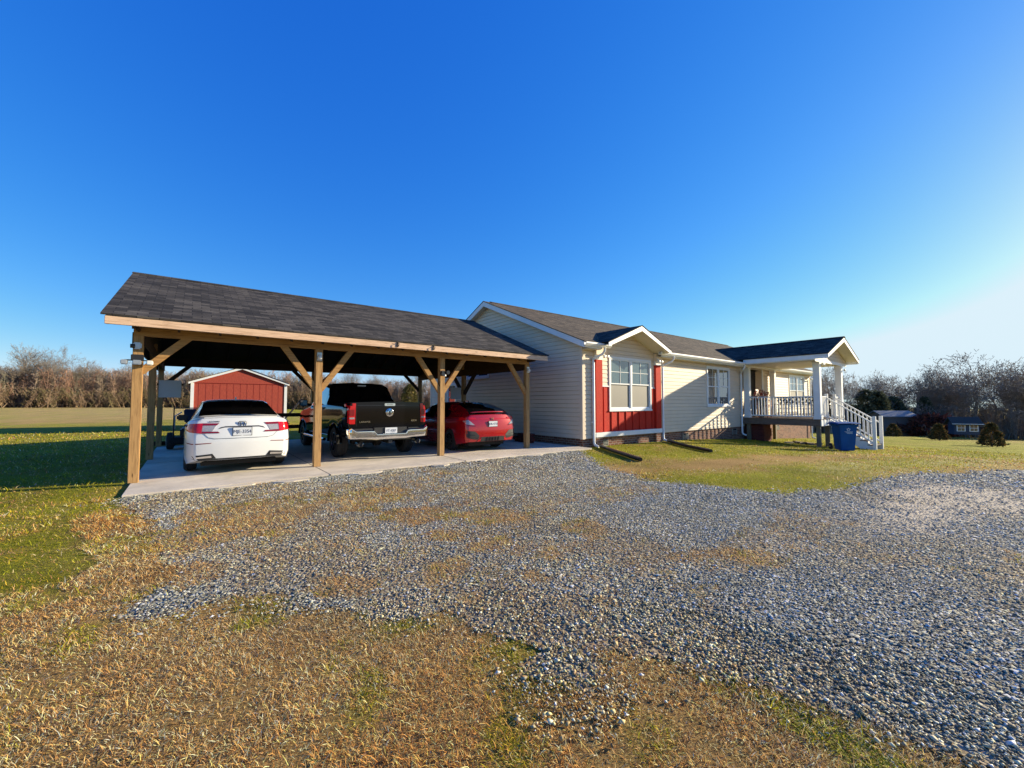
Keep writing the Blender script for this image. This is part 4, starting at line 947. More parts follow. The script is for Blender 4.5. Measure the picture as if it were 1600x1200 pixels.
# ================================================================ VEHICLES
def car_shell(S):
    """lofted body: local x right, y forward from the rear bumper, z up. Returns verts, faces, keys"""
    L=S['L']; ys=sorted(set([round(v,3) for v in np.arange(0,L,.05)]+[0,.012,.03,.06,.1,.15,L-.1,L-.04,L-.01,L]))
    tab=lambda k,y: float(np.interp(y,[p[0] for p in S[k]],[p[1] for p in S[k]]))
    V=[];rows=12; yo=S['yoff']; B=S['bulge']; W0=S['W'][-1][1] if False else max(p[1] for p in S['W'])
    def arch(y):
        z=-9
        for yc in S['axles']:
            d=abs(y-yc)
            if d<S['arch']: z=max(z,S['wr']-.02+math.sqrt(S['arch']**2-d*d))
        return z
    st=[]
    for y in ys:
        W=tab('W',y);bt=tab('belt',y);tp=tab('top',y);wr=tab('Wr',y);zb=tab('zb',y); h=tp-bt
        mid=S.get('mid',.50)
        p=[(W*.72,zb),(W*.955,zb),(W*.995,zb+.13),(W,zb+(bt-zb)*mid),(W*.992,bt-.16),(W*.965,bt-.035),(W*.925,bt)]
        g=.925*W
        p+=[(g+(wr-g)*.45,bt+h*.45),(g+(wr-g)*.93,bt+h*.90),(wr*.90,bt+h*.985),(wr*.5,tp+.012),(0,tp+.018)]
        a=arch(y)
        if a>0: p=[(x,max(z,a)) if j<5 else (x,z) for j,(x,z) in enumerate(p)]
        st.append((y,p))
    jj=S.get('endrow',6)
    def defo(x,y,j):
        wt=max(0,1-y/.35); wb=max(0,1-y/.9); wf=max(0,1-(L-y)/.9)
        f=(x/W0)**2
        return y+wt*yo[j]-wb*B*(1-f)+wb*B*.0+wf*S.get('fb',.22)*(1-f)-(wf*S.get('fy',[0]*12)[j])
    idx={}
    def vert(k,x,y,z):
        if k not in idx: idx[k]=len(V); V.append((x,y,z))
        return idx[k]
    F=[];K=[]
    for i,(y,p) in enumerate(st):
        for j,(x,z) in enumerate(p):
            yy=defo(x,y,j)
            vert((i,j,1),x,yy,z)
            if j<11: vert((i,j,-1),-x,yy,z)
            else: idx[(i,j,-1)]=idx[(i,j,1)]
    for i in range(len(st)-1):
        ym=(st[i][0]+st[i+1][0])/2
        for j in range(11):
            for s in (1,-1):
                F.append((idx[(i,j,s)],idx[(i+1,j,s)],idx[(i+1,j+1,s)],idx[(i,j+1,s)])); kk=S['key'](j,ym); K.append(kk+('L' if s<0 else 'R')+('r' if ym<S['pillar'] else 'f') if kk=='side' else kk)
    # end patches between row 0..jj, cross positions from rows jj..11
    for e,i in ((0,0),(1,len(st)-1)):
        y,p=st[i]; xs_=[p[j][0] for j in range(jj,12)]; xj=xs_[0]; fr=[x/xj for x in xs_]
        cols=[(1,f) for f in fr]+[(-1,f) for f in fr[-2::-1]]
        def gv(j,c):
            s,f=cols[c]
            if j==jj: return idx[(i,jj+ (c if c<len(fr) else 2*(len(fr)-1)-c),s)]
            if c==0: return idx[(i,j,1)]
            if c==len(cols)-1: return idx[(i,j,-1)]
            x=p[j][0]*f; k=('e',e,j,c)
            return vert(k,s*x,defo(x,y,j),p[j][1])
        for j in range(jj):
            for c in range(len(cols)-1):
                F.append((gv(j,c),gv(j,c+1),gv(j+1,c+1),gv(j+1,c))); K.append('rear' if e==0 else 'front')
    return V,F,K
def vehicle(name,label,cat,loc,S,matmap,partnames):
    t=thing(name,label,cat,loc); L=Vector(loc)
    V,F,K=car_shell(S); bvh=BVHTree.FromPolygons([Vector(v) for v in V],F)
    groups={}
    for f,k in zip(F,K): groups.setdefault(matmap.get(k,k),[]).append(f)
    parts={}
    for k,fs in groups.items():
        b=MB(); b.add([Vector(v)+L for v in V],fs); 
        nm,mt=partnames['side' if k.startswith('side') else k]; used=sorted({i for f in fs for i in f}); mp={a:c for c,a in enumerate(used)}
        b.v=[b.v[i] for i in used]; b.f=[tuple(mp[i] for i in f) for f in fs]
        parts[k]=b.build(nm,mt,t,True,weld=True)
    return t,L,bvh,parts
def rayy(bvh,x,z,default=0.):
    h=bvh.ray_cast(Vector((x,-3,z)),Vector((0,1,0)))
    return h[0].y if h[0] is not None and h[0].y<2.8 else default
def decal(t,L,bvh,up,lo,name,mat,off=.006,nu=5,nv=4,par=None,mirror=False,th=.02,smooth=True,default=.3):
    """patch between two (x,z) polylines laid on the rear surface with a little thickness"""
    for sgn in ((1,-1) if mirror else (1,)):
        U=[];W_=[]
        for a,b_ in zip(up[:-1],up[1:]): U+=[(a[0]+(b_[0]-a[0])*k/nu,a[1]+(b_[1]-a[1])*k/nu) for k in range(nu)]
        for a,b_ in zip(lo[:-1],lo[1:]): W_+=[(a[0]+(b_[0]-a[0])*k/nu,a[1]+(b_[1]-a[1])*k/nu) for k in range(nu)]
        U.append(up[-1]);W_.append(lo[-1]); n=len(U); vs=[]
        for u,w_ in zip(U,W_):
            for k in range(nv+1):
                f=k/nv; x=sgn*(u[0]+(w_[0]-u[0])*f); z=u[1]+(w_[1]-u[1])*f
                y=rayy(bvh,x,z,default); vs.append((x,y-off,z))
        m_=nv+1; fs=[(i*m_+k,(i+1)*m_+k,(i+1)*m_+k+1,i*m_+k+1) for i in range(n-1) for k in range(nv)]
        ring=[i*m_ for i in range(n)]+[(n-1)*m_+k for k in range(1,m_)]+[i*m_+nv for i in range(n-2,-1,-1)]+[k for k in range(nv-1,0,-1)]
        base=len(vs); vs+=[(vs[r][0],vs[r][1]+th,vs[r][2]) for r in ring]
        q=len(ring); fs+=[(ring[i],ring[(i+1)%q],base+(i+1)%q,base+i) for i in range(q)]
        b=MB(); b.add([Vector(v)+L for v in vs],fs); o=b.build(name,mat,par or t,smooth)
    return o
def wheel(t,L,x,y,r,w_,side,rimmat,spokes=10,rr_=.62):
    c=(L.x+x,L.y+y,L.z+r)
    b=MB(); b.lathe([(r*.5,-w_*.3),(r*.52,w_*.3),(r*.2,w_*.3),(0,w_*.3)],c,'x',24); hub=b.build('wheel','black_matte',t,True)
    b=MB(); rim=r*rr_
    b.lathe([(rim,-w_/2+.01),(rim+.03,-w_/2),(r-.05,-w_/2+.002),(r-.012,-w_/2+.03),(r,-w_/2+.06),(r,-.045),(r-.009,-.04),(r-.009,-.03),(r,-.025),(r,.025),(r-.009,.03),(r-.009,.04),(r,.045),(r,w_/2-.06),(r-.012,w_/2-.03),(r-.05,w_/2-.002),(rim+.03,w_/2),(rim,w_/2-.01)],c,'x',40)
    b.build('tyre','tyre_rubber',hub,True)
    b=MB(); s=side
    b.lathe([(rim+.005,s*(w_/2-.012)),(rim-.012,s*(w_/2-.005)),(rim-.02,s*(w_/2-.03)),(rim-.03,-s*w_/2*.8)],c,'x',36)
    b.lathe([(0,s*(w_/2-.02)),(.05,s*(w_/2-.02)),(.065,s*(w_/2-.05))],c,'x',20)
    for k in range(spokes):
        a=2*math.pi*k/spokes; d=Vector((0,math.cos(a),math.sin(a))); p=Vector(c)+Vector((s*(w_/2-.035),0,0))
        b.bar(p+d*.04,p+d*(rim-.012)+Vector((s*.012,0,0)),.035,.028,up=(1,0,0))
    b.build('rim',rimmat,hub,True)
def underside(t,L,W,Ln,z0,z1,axles,wr):
    b=MB(); b.box(L.x-W*.70,L.x+W*.70,L.y+.25,L.y+Ln-.3,z0,z1); b.build('underbody','black_matte',t)
def plate(t,L,bvh,x,z,w_,h,txt,par,off=.03,y=None):
    yy=rayy(bvh,x,z)-off if y is None else y
    b=MB(); b.box(L.x+x-w_/2-.012,L.x+x+w_/2+.012,L.y+yy,L.y+yy+.02,L.z+z-h/2-.012,L.z+z+h/2+.012); fr=b.build('plate_frame','plate_frame',par,bevel=.004)
    b=MB(); b.box(L.x+x-w_/2,L.x+x+w_/2,L.y+yy-.004,L.y+yy-.0005,L.z+z-h/2,L.z+z+h/2); pl=b.build('licence_plate','plate_white',fr) if par.parent is None else b.build('licence_plate','plate_white',par)
    text(txt,h*.62,.001,'plate_ink',par,(L.x+x,L.y+yy-.0055,L.z+z-.005),(R_(90),0,0),'plate_lettering',.82)
# ---------- white sedan
S=dict(pillar=2.02,L=4.88,axles=(1.05,3.88),arch=.375,wr=.335,bulge=.11,fb=.30,
 W=[(0,.76),(.03,.80),(.08,.845),(.18,.885),(.4,.915),(.9,.93),(2.4,.935),(4.2,.915),(4.6,.84),(4.88,.66)],
 belt=[(0,1.075),(.25,1.07),(.7,1.03),(1.3,1.0),(2.5,.96),(3.4,.93),(3.9,.86),(4.5,.76),(4.88,.64)],
 top=[(0,1.115),(.10,1.125),(.42,1.13),(.52,1.145),(.62,1.18),(1.38,1.44),(1.62,1.475),(2.3,1.49),(2.7,1.46),(3.5,1.06),(3.6,1.01),(4.5,.80),(4.88,.66)],
 Wr=[(0,.64),(.45,.68),(.6,.69),(1.35,.60),(2.3,.61),(2.8,.60),(3.5,.66),(4.88,.50)],
 zb=[(0,.30),(.25,.24),(.5,.20),(4.4,.20),(4.88,.28)],
 yoff=[.10,.03,.0,.0,.035,.07,.09,.09,.09,.09,.09,.09],
 key=lambda j,y:'backlight' if (j>=8 and .56<y<1.42) else 'windshield' if (j>=8 and 2.72<y<3.48) else 'side' if (7<=j+1<=8 and j in(6,7) and 1.15+(.18 if j==7 else 0)<y<3.2-(.35 if j==7 else 0) and not 1.98<y<2.06) else 'paint')
pn={'paint':('body','paint_white'),'rear':('body','paint_white'),'backlight':('rear_window','car_glass'),'windshield':('windscreen','car_glass'),'side':('side_window','car_glass')}
mm={'rear':'paint','front':'paint'}
t,L,bv,pt=vehicle('parked_car','white sedan parked nose-in under the left bay of the carport','car',(.86,9.98,0),S,mm,pn)
bd=pt['paint']
dc=lambda up,lo,nm,mt,**k: decal(t,L,bv,up,lo,nm,mt,**k)
# C-shaped tail lamps, one object per side
for s in (1,-1):
    f=lambda P_:[(s*x,z) for x,z in P_]
    ln=dc(f([(.905,.985),(.84,1.01),(.64,1.02)]),f([(.905,.885),(.84,.845),(.66,.825)]),'tail_lamp','lens_red',off=.012,th=.05,nv=6)
    dc(f([(.64,1.02),(.38,1.015)]),f([(.64,.975),(.42,.975)]),'lamp_arm','lens_dark_red',par=ln,off=.010)
    dc(f([(.655,.86),(.40,.855)]),f([(.66,.825),(.37,.825)]),'lamp_arm','lens_dark_red',par=ln,off=.010)
    dc(f([(.64,.972),(.43,.972)]),f([(.655,.863),(.49,.863)]),'reverse_lens','lens_clear',par=ln,off=.007)
    dc(f([(.90,.655),(.80,.632),(.50,.640)]),f([(.90,.640),(.80,.615),(.50,.630)]),'reflector','lens_dark_red',off=.006,th=.01)
    dc(f([(.80,.40),(.48,.43)]),f([(.76,.33),(.42,.34)]),'exhaust_slot','black_plastic',off=.004)
    ex=dc(f([(.74,.375),(.50,.395)]),f([(.73,.345),(.49,.355)]),'exhaust_tip','chrome',off=.02)
# trunk shut lines, recess around the plate and lip spoiler
dc([(-.62,.82),(-.55,.745),(-.45,.72),(.45,.72),(.55,.745),(.62,.82)],[(-.61,.812),(-.545,.739),(-.447,.713),(.447,.713),(.545,.739),(.61,.812)],'shut_line','plate_frame',off=.007,th=.01)
dc([(-.36,.935),(-.28,.955),(.28,.955),(.36,.935)],[(-.40,.90),(-.29,.93),(.29,.93),(.40,.90)],'number_plate_recess','plate_frame',off=.004)
dc([(-.80,.345),(-.4,.335),(.4,.335),(.80,.345)],[(-.72,.30),(-.4,.305),(.4,.305),(.72,.30)],'diffuser','black_plastic',off=.006)
b=MB(); n=15
for i in range(n): pass
pts=[]
for i in range(17):
    x=-.62+1.24*i/16; y=rayy(bv,x,1.09); pts.append((L.x+x,L.y+y+.015,1.135-.02*abs(x/.62)**3))
b=MB(); b.tube(pts,.016,8); b.build('lip_spoiler','paint_white',bd,True)
yy=rayy(bv,0,.85)
plate(t,L,bv,0,.845,.31,.155,'MJE-3354',t,off=.012)
# emblem: an H inside a rounded frame
b=MB(); y=L.y+rayy(bv,0,1.0)-.008; c=(L.x,y,.995)
fr=[(-.045,.045),(.045,.045),(.062,.02),(.045,-.045),(.025,-.05),(-.025,-.05),(-.045,-.045),(-.062,.02)]
b.tube([(c[0]+p*1.15,y,c[2]+q*1.1) for p,q in fr]+[(c[0]+fr[0][0]*1.15,y,c[2]+fr[0][1]*1.1)],.006,6)
for s in(-1,1): b.bar((c[0]+s*.036,y,c[2]+.035),(c[0]+s*.022,y,c[2]-.045),.012,.016,up=(0,1,0))
b.bar((c[0]-.026,y,c[2]-.006),(c[0]+.026,y,c[2]-.006),.012,.014,up=(0,1,0)); b.build('emblem','dark_alloy',bd,True)
text('ACCORD',.042,.002,'dark_alloy',bd,(L.x-.46,L.y+rayy(bv,-.46,1.045)-.006,1.045),(R_(90),0,R_(-6)))
b=MB(); b.extr([(L.x-.012,L.y+1.6,1.49),(L.x+.012,L.y+1.6,1.49),(L.x+.012,L.y+1.78,1.50),(L.x-.012,L.y+1.78,1.50)],(0,-.02,.055)); b.build('antenna_fin','paint_white',bd,bevel=.004)
for s in(-1,1):
    for y_ in (1.05,3.88): wheel(t,L,s*.81,y_,.335,.225,s,'alloy',10)
    b=MB(); b.box(L.x+s*.98-.11,L.x+s*.98+.11,L.y+3.0,L.y+3.12,.98,1.12); mr=b.build('wing_mirror','paint_white' if s>0 else 'black_plastic',t,bevel=.03)
    b=MB(); b.tube([(L.x+s*.86,L.y+3.08,.97),(L.x+s*.96,L.y+3.06,1.0)],.02,8); b.build('mirror_stalk','black_plastic',mr,True)
underside(t,L,.93,4.88,.17,.5,0,0)
# ---------- black pickup
S=dict(pillar=3.24,L=5.85,axles=(1.15,4.85),arch=.47,wr=.405,bulge=.025,fb=.2,mid=.55,endrow=6,
 W=[(0,.97),(.03,1.0),(.12,1.03),(.4,1.045),(5.0,1.045),(5.5,1.0),(5.85,.9)],
 belt=[(0,1.40),(2.0,1.38),(2.3,1.36),(3.9,1.33),(4.3,1.26),(5.5,1.15),(5.85,1.0)],
 top=[(0,1.425),(1.85,1.40),(1.92,1.43),(2.22,1.93),(2.4,1.985),(3.4,2.0),(3.9,1.90),(4.45,1.36),(4.6,1.32),(5.6,1.2),(5.85,1.02)],
 Wr=[(0,.93),(1.88,.90),(2.22,.79),(3.6,.76),(3.95,.70),(4.45,.82),(5.85,.75)],
 zb=[(0,.76),(.5,.70),(.7,.55),(5.2,.45),(5.85,.5)],
 yoff=[.02,.0,.0,.0,.0,.0,.0,.0,.0,.0,.0,.0],
 key=lambda j,y:'backlight' if (j>=8 and 1.97<y<2.20) else 'windshield' if (j>=8 and 3.92<y<4.42) else 'tonneau' if (j>=7 and .05<y<1.86) else 'side' if (j in(6,7) and 2.2+(.12 if j==7 else 0)<y<4.2-(.25 if j==7 else 0) and not 3.2<y<3.28) else 'paint')
pn={'paint':('body','paint_black'),'backlight':('rear_window','car_glass'),'windshield':('windscreen','car_glass'),'side':('side_window','car_glass'),'tonneau':('bed_cover','black_plastic')}
t,L,bv,pt=vehicle('pickup_truck','black pickup truck with chrome bumper parked in the middle bay of the carport','pickup',(4.02,10.22,0),S,mm,pn)
bd=pt['paint']; dc=lambda up,lo,nm,mt,**k: decal(t,L,bv,up,lo,nm,mt,**k)
for s in (1,-1):
    f=lambda P_:[(s*x,z) for x,z in P_]
    ln=dc(f([(1.012,1.385),(.97,1.40),(.84,1.40)]),f([(1.012,.93),(.97,.90),(.855,.90)]),'tail_lamp','lens_red',off=.014,th=.04,nv=8)
    dc(f([(.985,1.25),(.87,1.25)]),f([(.985,1.10),(.87,1.10)]),'lamp_core','lens_dark_red',par=ln,off=.019,th=.01)
    dc(f([(.985,1.06),(.87,1.06)]),f([(.985,1.02),(.87,1.02)]),'reverse_lens','lens_clear',par=ln,off=.019,th=.01)
    dc(f([(.826,1.40),(.818,1.40)]),f([(.826,.84),(.818,.84)]),'shut_line','black_matte',off=.002,th=.004,nu=2)
dc([(-.80,1.36),(.80,1.36)],[(-.80,1.345),(.80,1.345)],'tailgate_crease','dark_alloy',off=.004,th=.006)
b=MB(); b.box(L.x-.14,L.x+.14,L.y-.055,L.y-.01,1.335,1.40); h_=b.build('tailgate_handle','chrome',t,bevel=.01)
text('RAM',.05,.001,'black_plastic',h_,(L.x,L.y-.0565,1.367),(R_(90),0,0),'lettering',1.5)
# round chrome emblem with a horned head in relief
b=MB(); yb_=L.y+rayy(bv,0,1.16)
b.lathe([(0,-.012),(.085,-.012),(.10,-.004),(.105,.01)],(L.x,yb_,1.17),'y',28); em=b.build('emblem','chrome',bd,True)
b=MB()
for s in (-1,1): b.tube([(L.x+s*(.02+.055*math.sin(a)),yb_-.02,1.19+.045*math.cos(a)) for a in [i*.55 for i in range(7)]],[.014,.014,.013,.011,.009,.007,.004],6)
b.extr([(L.x-.022,yb_-.02,1.21),(L.x+.022,yb_-.02,1.21),(L.x+.012,yb_-.02,1.10),(L.x-.012,yb_-.02,1.10)],(0,-.012,0)); b.build('emblem_relief','black_plastic',em,True)
text('LARAMIE',.058,.002,'chrome',bd,(L.x-.62,L.y+rayy(bv,-.62,.94)-.006,.945),(R_(90),0,0),'lettering',1.15)
text('4X4',.075,.002,'chrome',bd,(L.x+.66,L.y+rayy(bv,.66,.95)-.006,.95),(R_(90),0,0),'lettering',1.2)
# chrome bumper with a dropped middle
yb0=-.16
def bumper_y(x): return yb0-.035*(1-(x/1.05)**2)+(.10*max(0,(abs(x)-.93)/.12)**2)
xs_=[-1.06,-1.03,-.97,-.86,-.52,-.44,-.37,.37,.44,.52,.86,.97,1.03,1.06]
zt=[.80,.815,.82,.75,.75,.745,.665,.665,.745,.75,.75,.82,.815,.80]; zl=[.60,.56,.535,.53,.52,.51,.50,.50,.51,.52,.53,.535,.56,.60]
vs=[];n=len(xs_)
for x,a,c_ in zip(xs_,zt,zl):
    y=bumper_y(x); xx=L.x+x
    vs+=[(xx,L.y+y+.12,a+.005),(xx,L.y+y+.02,a),(xx,L.y+y-.01,a-.025),(xx,L.y+y-.015,(a+c_)/2),(xx,L.y+y+.005,c_+.02),(xx,L.y+y+.06,c_)]
fs=[(i*6+k,(i+1)*6+k,(i+1)*6+k+1,i*6+k+1) for i in range(n-1) for k in range(5)]
b=MB(); b.add(vs,fs); bmp=b.build('rear_bumper','chrome',t,True)
b=MB(); b.box(L.x-.42,L.x+.42,L.y-.13,L.y+.05,.66,.80); b.build('plate_bay','black_plastic',bmp)
for s in (-1,1):
    b=MB(); b.box(min(L.x+s*.45,L.x+s*.92),max(L.x+s*.45,L.x+s*.92),L.y-.14,L.y+.06,.75,.785); b.build('step_pad','black_plastic',bmp,bevel=.01)
    b=MB(); b.lathe([(.055,-.0),(.062,-.01),(.066,.0),(.064,.25),(.05,.25),(.05,.0)],(L.x+s*.74,L.y-.10,.42),'y',22); ex=b.build('exhaust_tip','chrome',t,True)
    b=MB(); b.lathe([(0,.02),(.056,.02)],(L.x+s*.74,L.y-.10,.42),'y',18); b.build('exhaust_bore','black_matte',ex)
b=MB(); b.box(L.x-.16,L.x+.16,L.y-.145,L.y-.131,.64,.80); pf=b.build('plate_frame','plate_frame',t)
b=MB(); b.box(L.x-.155,L.x+.155,L.y-.152,L.y-.1455,.645,.795); lp=b.build('licence_plate','plate_white',pf)
text('FT-4287',.085,.001,'plate_ink',lp,(L.x,L.y-.1535,.715),(R_(90),0,0),'plate_lettering',.85)
b=MB(); b.box(L.x-.05,L.x+.05,L.y-.10,L.y+.2,.40,.50); b.build('tow_hitch','dark_alloy',t,bevel=.006)
b=MB(); b.lathe([(0,-.6),(.08,-.6),(.08,.6),(0,.6)],(L.x,L.y+1.15,.40),'x',12); b.lathe([(0,-.12),(.16,-.08),(.16,.08),(0,.12)],(L.x+.1,L.y+1.15,.40),'x',14); b.build('rear_axle','black_matte',t)
b=MB(); b.box(L.x-.12,L.x+.12,L.y+2.15,L.y+2.25,1.90,1.93); b.build('brake_light','lens_clear',t)
b=MB(); b.extr([(L.x-.02,L.y+3.0,1.985),(L.x+.02,L.y+3.0,1.985),(L.x+.02,L.y+3.2,1.985),(L.x-.02,L.y+3.2,1.985)],(0,-.03,.06)); b.build('antenna_fin','paint_black',bd,bevel=.006)
for s in(-1,1):
    for y_ in (1.15,4.85): wheel(t,L,s*.90,y_,.405,.285,s,'dark_alloy',6,.60)
    b=MB(); b.box(L.x+s*1.24-.12,L.x+s*1.24+.12,L.y+3.75,L.y+3.86,1.30,1.52); mr=b.build('wing_mirror','black_plastic',t,bevel=.03)
    b=MB(); b.box(L.x+s*1.24-.09,L.x+s*1.24+.09,L.y+3.742,L.y+3.749,1.33,1.49); b.build('mirror_glass','car_glass',mr)
    b=MB(); b.tube([(L.x+s*1.0,L.y+3.85,1.34),(L.x+s*1.16,L.y+3.82,1.37)],.035,8); b.build('mirror_stalk','black_plastic',mr,True)
    b=MB(); b.tube([(L.x+s*1.08,L.y+1.9,.42),(L.x+s*1.10,L.y+4.2,.42)],.045,10); b.build('side_step','chrome',t,True)
underside(t,L,1.0,5.85,.45,.9,0,0)
for y_ in (1.15,4.85):
    for s in (-1,1):
        b=MB(); n=14; pr_=[(L.y+y_+.475*math.cos(a),.385+.475*math.sin(a)) for a in [math.pi*i/n for i in range(n+1)]]
        vs=[(L.x+s*1.075,p,q) for p,q in pr_]+[(L.x+s*1.03,L.y+y_+(p-L.y-y_)*1.10,.385+(q-.385)*1.10) for p,q in pr_]+[(L.x+s*.95,p,q) for p,q in pr_]
        k=n+1; b.add(vs,[(i,i+1,k+i+1,k+i) for i in range(n)]+[(i,i+1,2*k+i+1,2*k+i) for i in range(n)]); b.build('wheel_arch','paint_black',bd,True)
# ---------- red hatchback
S=dict(pillar=1.94,L=4.5,axles=(.93,3.62),arch=.365,wr=.33,bulge=.09,fb=.28,mid=.5,
 W=[(0,.80),(.02,.84),(.06,.87),(.2,.905),(.45,.915),(3.9,.895),(4.2,.82),(4.5,.64)],
 belt=[(0,1.03),(.3,1.04),(.9,1.0),(2.4,.95),(3.2,.91),(4.1,.78),(4.5,.62)],
 top=[(0,1.05),(.06,1.075),(.12,1.11),(.40,1.25),(.72,1.365),(.95,1.41),(1.5,1.445),(2.2,1.43),(2.6,1.36),(3.2,1.04),(4.2,.80),(4.5,.64)],
 Wr=[(0,.72),(.12,.68),(.5,.62),(1.0,.58),(2.2,.60),(2.6,.59),(3.2,.68),(4.5,.5)],
 zb=[(0,.30),(.3,.24),(.6,.19),(4.2,.19),(4.5,.26)],
 yoff=[.12,.03,.0,-.0,.03,.07,.09,.09,.09,.09,.09,.09],
 key=lambda j,y:'backlight' if (j>=8 and .03<y<.90) else 'windshield' if (j>=8 and 2.5<y<3.2) else 'side' if (j in(6,7) and 1.05+(.25 if j==7 else 0)<y<2.95-(.35 if j==7 else 0) and not 1.9<y<1.98) else 'paint')
pn={'paint':('body','paint_red'),'backlight':('rear_window','car_glass'),'windshield':('windscreen','car_glass'),'side':('side_window','car_glass')}
t,L,bv,pt=vehicle('parked_car','red hatchback parked beside the house wall in the right bay of the carport','car',(7.03,9.98,0),S,mm,pn)
bd=pt['paint']; dc=lambda up,lo,nm,mt,**k: decal(t,L,bv,up,lo,nm,mt,**k)
for s in (1,-1):
    f=lambda P_:[(s*x,z) for x,z in P_]
    ln=dc(f([(.90,.98),(.78,1.0),(.55,.985)]),f([(.90,.90),(.80,.93),(.56,.955)]),'tail_lamp','lens_red',off=.012,th=.05,nv=5)
    dc(f([(.895,.90),(.79,.93)]),f([(.84,.80),(.60,.77)]),'lamp_lens','lens_clear',par=ln,off=.011,nv=5)
    dc(f([(.84,.80),(.60,.775)]),f([(.82,.775),(.57,.745)]),'lamp_arm','lens_dark_red',par=ln,off=.012)
    dc(f([(.87,.62),(.60,.60),(.46,.47)]),f([(.84,.42),(.60,.37),(.50,.36)]),'bumper_vent','black_plastic',off=.006,nv=5)
    dc(f([(.86,.53),(.60,.50)]),f([(.86,.515),(.60,.485)]),'vent_slat','dark_alloy',off=.012)
    dc(f([(.50,.345),(.40,.40)]),f([(.55,.285),(.44,.30)]),'diffuser_edge','lens_red',off=.012)
dc([(-.44,.42),(-.36,.435),(.36,.435),(.44,.42)],[(-.40,.27),(-.36,.26),(.36,.26),(.40,.27)],'diffuser','black_plastic',off=.008)
for k in range(5): dc([(-.2+k*.1-.008,.42),(-.2+k*.1+.008,.42)],[(-.2+k*.1-.008,.27),(-.2+k*.1+.008,.27)],'diffuser_fin','dark_alloy',off=.025,nu=2)
dc([(-.80,.945),(-.4,.955),(.4,.955),(.80,.945)],[(-.80,.925),(-.4,.935),(.4,.935),(.80,.925)],'crease_strip','lens_red',off=.006,th=.01)
# wing across the rear glass
pts=[]
for i in range(17):
    x=-.64+1.28*i/16; pts.append((L.x+x,L.y+.14-.10*(1-(x/.64)**2),1.15-.02*abs(x/.64)**3))
b=MB(); b.tube(pts,[.010]+[.017]*15+[.010],8); b.build('rear_wing','paint_red',bd,True)
plate(t,L,bv,0,.80,.30,.15,'JDR-4710',t,off=.02)
y=L.y+rayy(bv,0,.945)-.016; b=MB()
for s in(-1,1): b.bar((L.x+s*.03,y,.985),(L.x+s*.022,y,.915),.012,.014,up=(0,1,0))
b.bar((L.x-.026,y,.95),(L.x+.026,y,.95),.012,.014,up=(0,1,0)); b.build('emblem','chrome',bd)
b=MB(); b.extr([(L.x-.012,L.y+1.3,1.43),(L.x+.012,L.y+1.3,1.43),(L.x+.012,L.y+1.45,1.44),(L.x-.012,L.y+1.45,1.44)],(0,-.02,.05)); b.build('antenna_fin','paint_red',bd,bevel=.004)
for s in(-1,1):
    for y_ in (.93,3.62): wheel(t,L,s*.785,y_,.33,.225,s,'dark_alloy',10)
    b=MB(); b.box(L.x+s*.95-.1,L.x+s*.95+.1,L.y+2.75,L.y+2.86,.95,1.08); mr=b.build('wing_mirror','paint_red',t,bevel=.03)
    b=MB(); b.tube([(L.x+s*.84,L.y+2.82,.95),(L.x+s*.93,L.y+2.8,.98)],.02,8); b.build('mirror_stalk','black_plastic',mr,True)
underside(t,L,.9,4.5,.16,.5,0,0)
# ================================================================ TREES
def seg_mesh(name,segs,n,mat,parent,cols=None):
    A=np.array([s[0] for s in segs],float); B=np.array([s[1] for s in segs],float); ra=np.array([s[2] for s in segs])[:,None,None]; rb=np.array([s[3] for s in segs])[:,None,None]
    D=B-A; D/=np.maximum(np.linalg.norm(D,axis=1,keepdims=True),1e-9)
    u=np.where(np.abs(D[:,2:3])<.9,np.array([[0,0,1.]]),np.array([[1.,0,0]])); X=np.cross(D,u); X/=np.linalg.norm(X,axis=1,keepdims=True); Y=np.cross(D,X)
    a=2*np.pi*np.arange(n)/n; ring=X[:,None]*np.cos(a)[None,:,None]+Y[:,None]*np.sin(a)[None,:,None]
    V=np.concatenate([A[:,None]+ring*ra,B[:,None]+ring*rb],1).reshape(-1,3)
    k=np.arange(n); q=np.stack([k,(k+1)%n,n+(k+1)%n,n+k],-1)
    F=(q[None]+np.arange(len(A))[:,None,None]*2*n).reshape(-1,4)
    me=raw_mesh(name,V,F,4)
    if cols is not None: color_attr(me,np.repeat(cols,2*n,0))
    me.materials.append(M[mat]); o=bpy.data.objects.new(name,me); return link(o,parent)
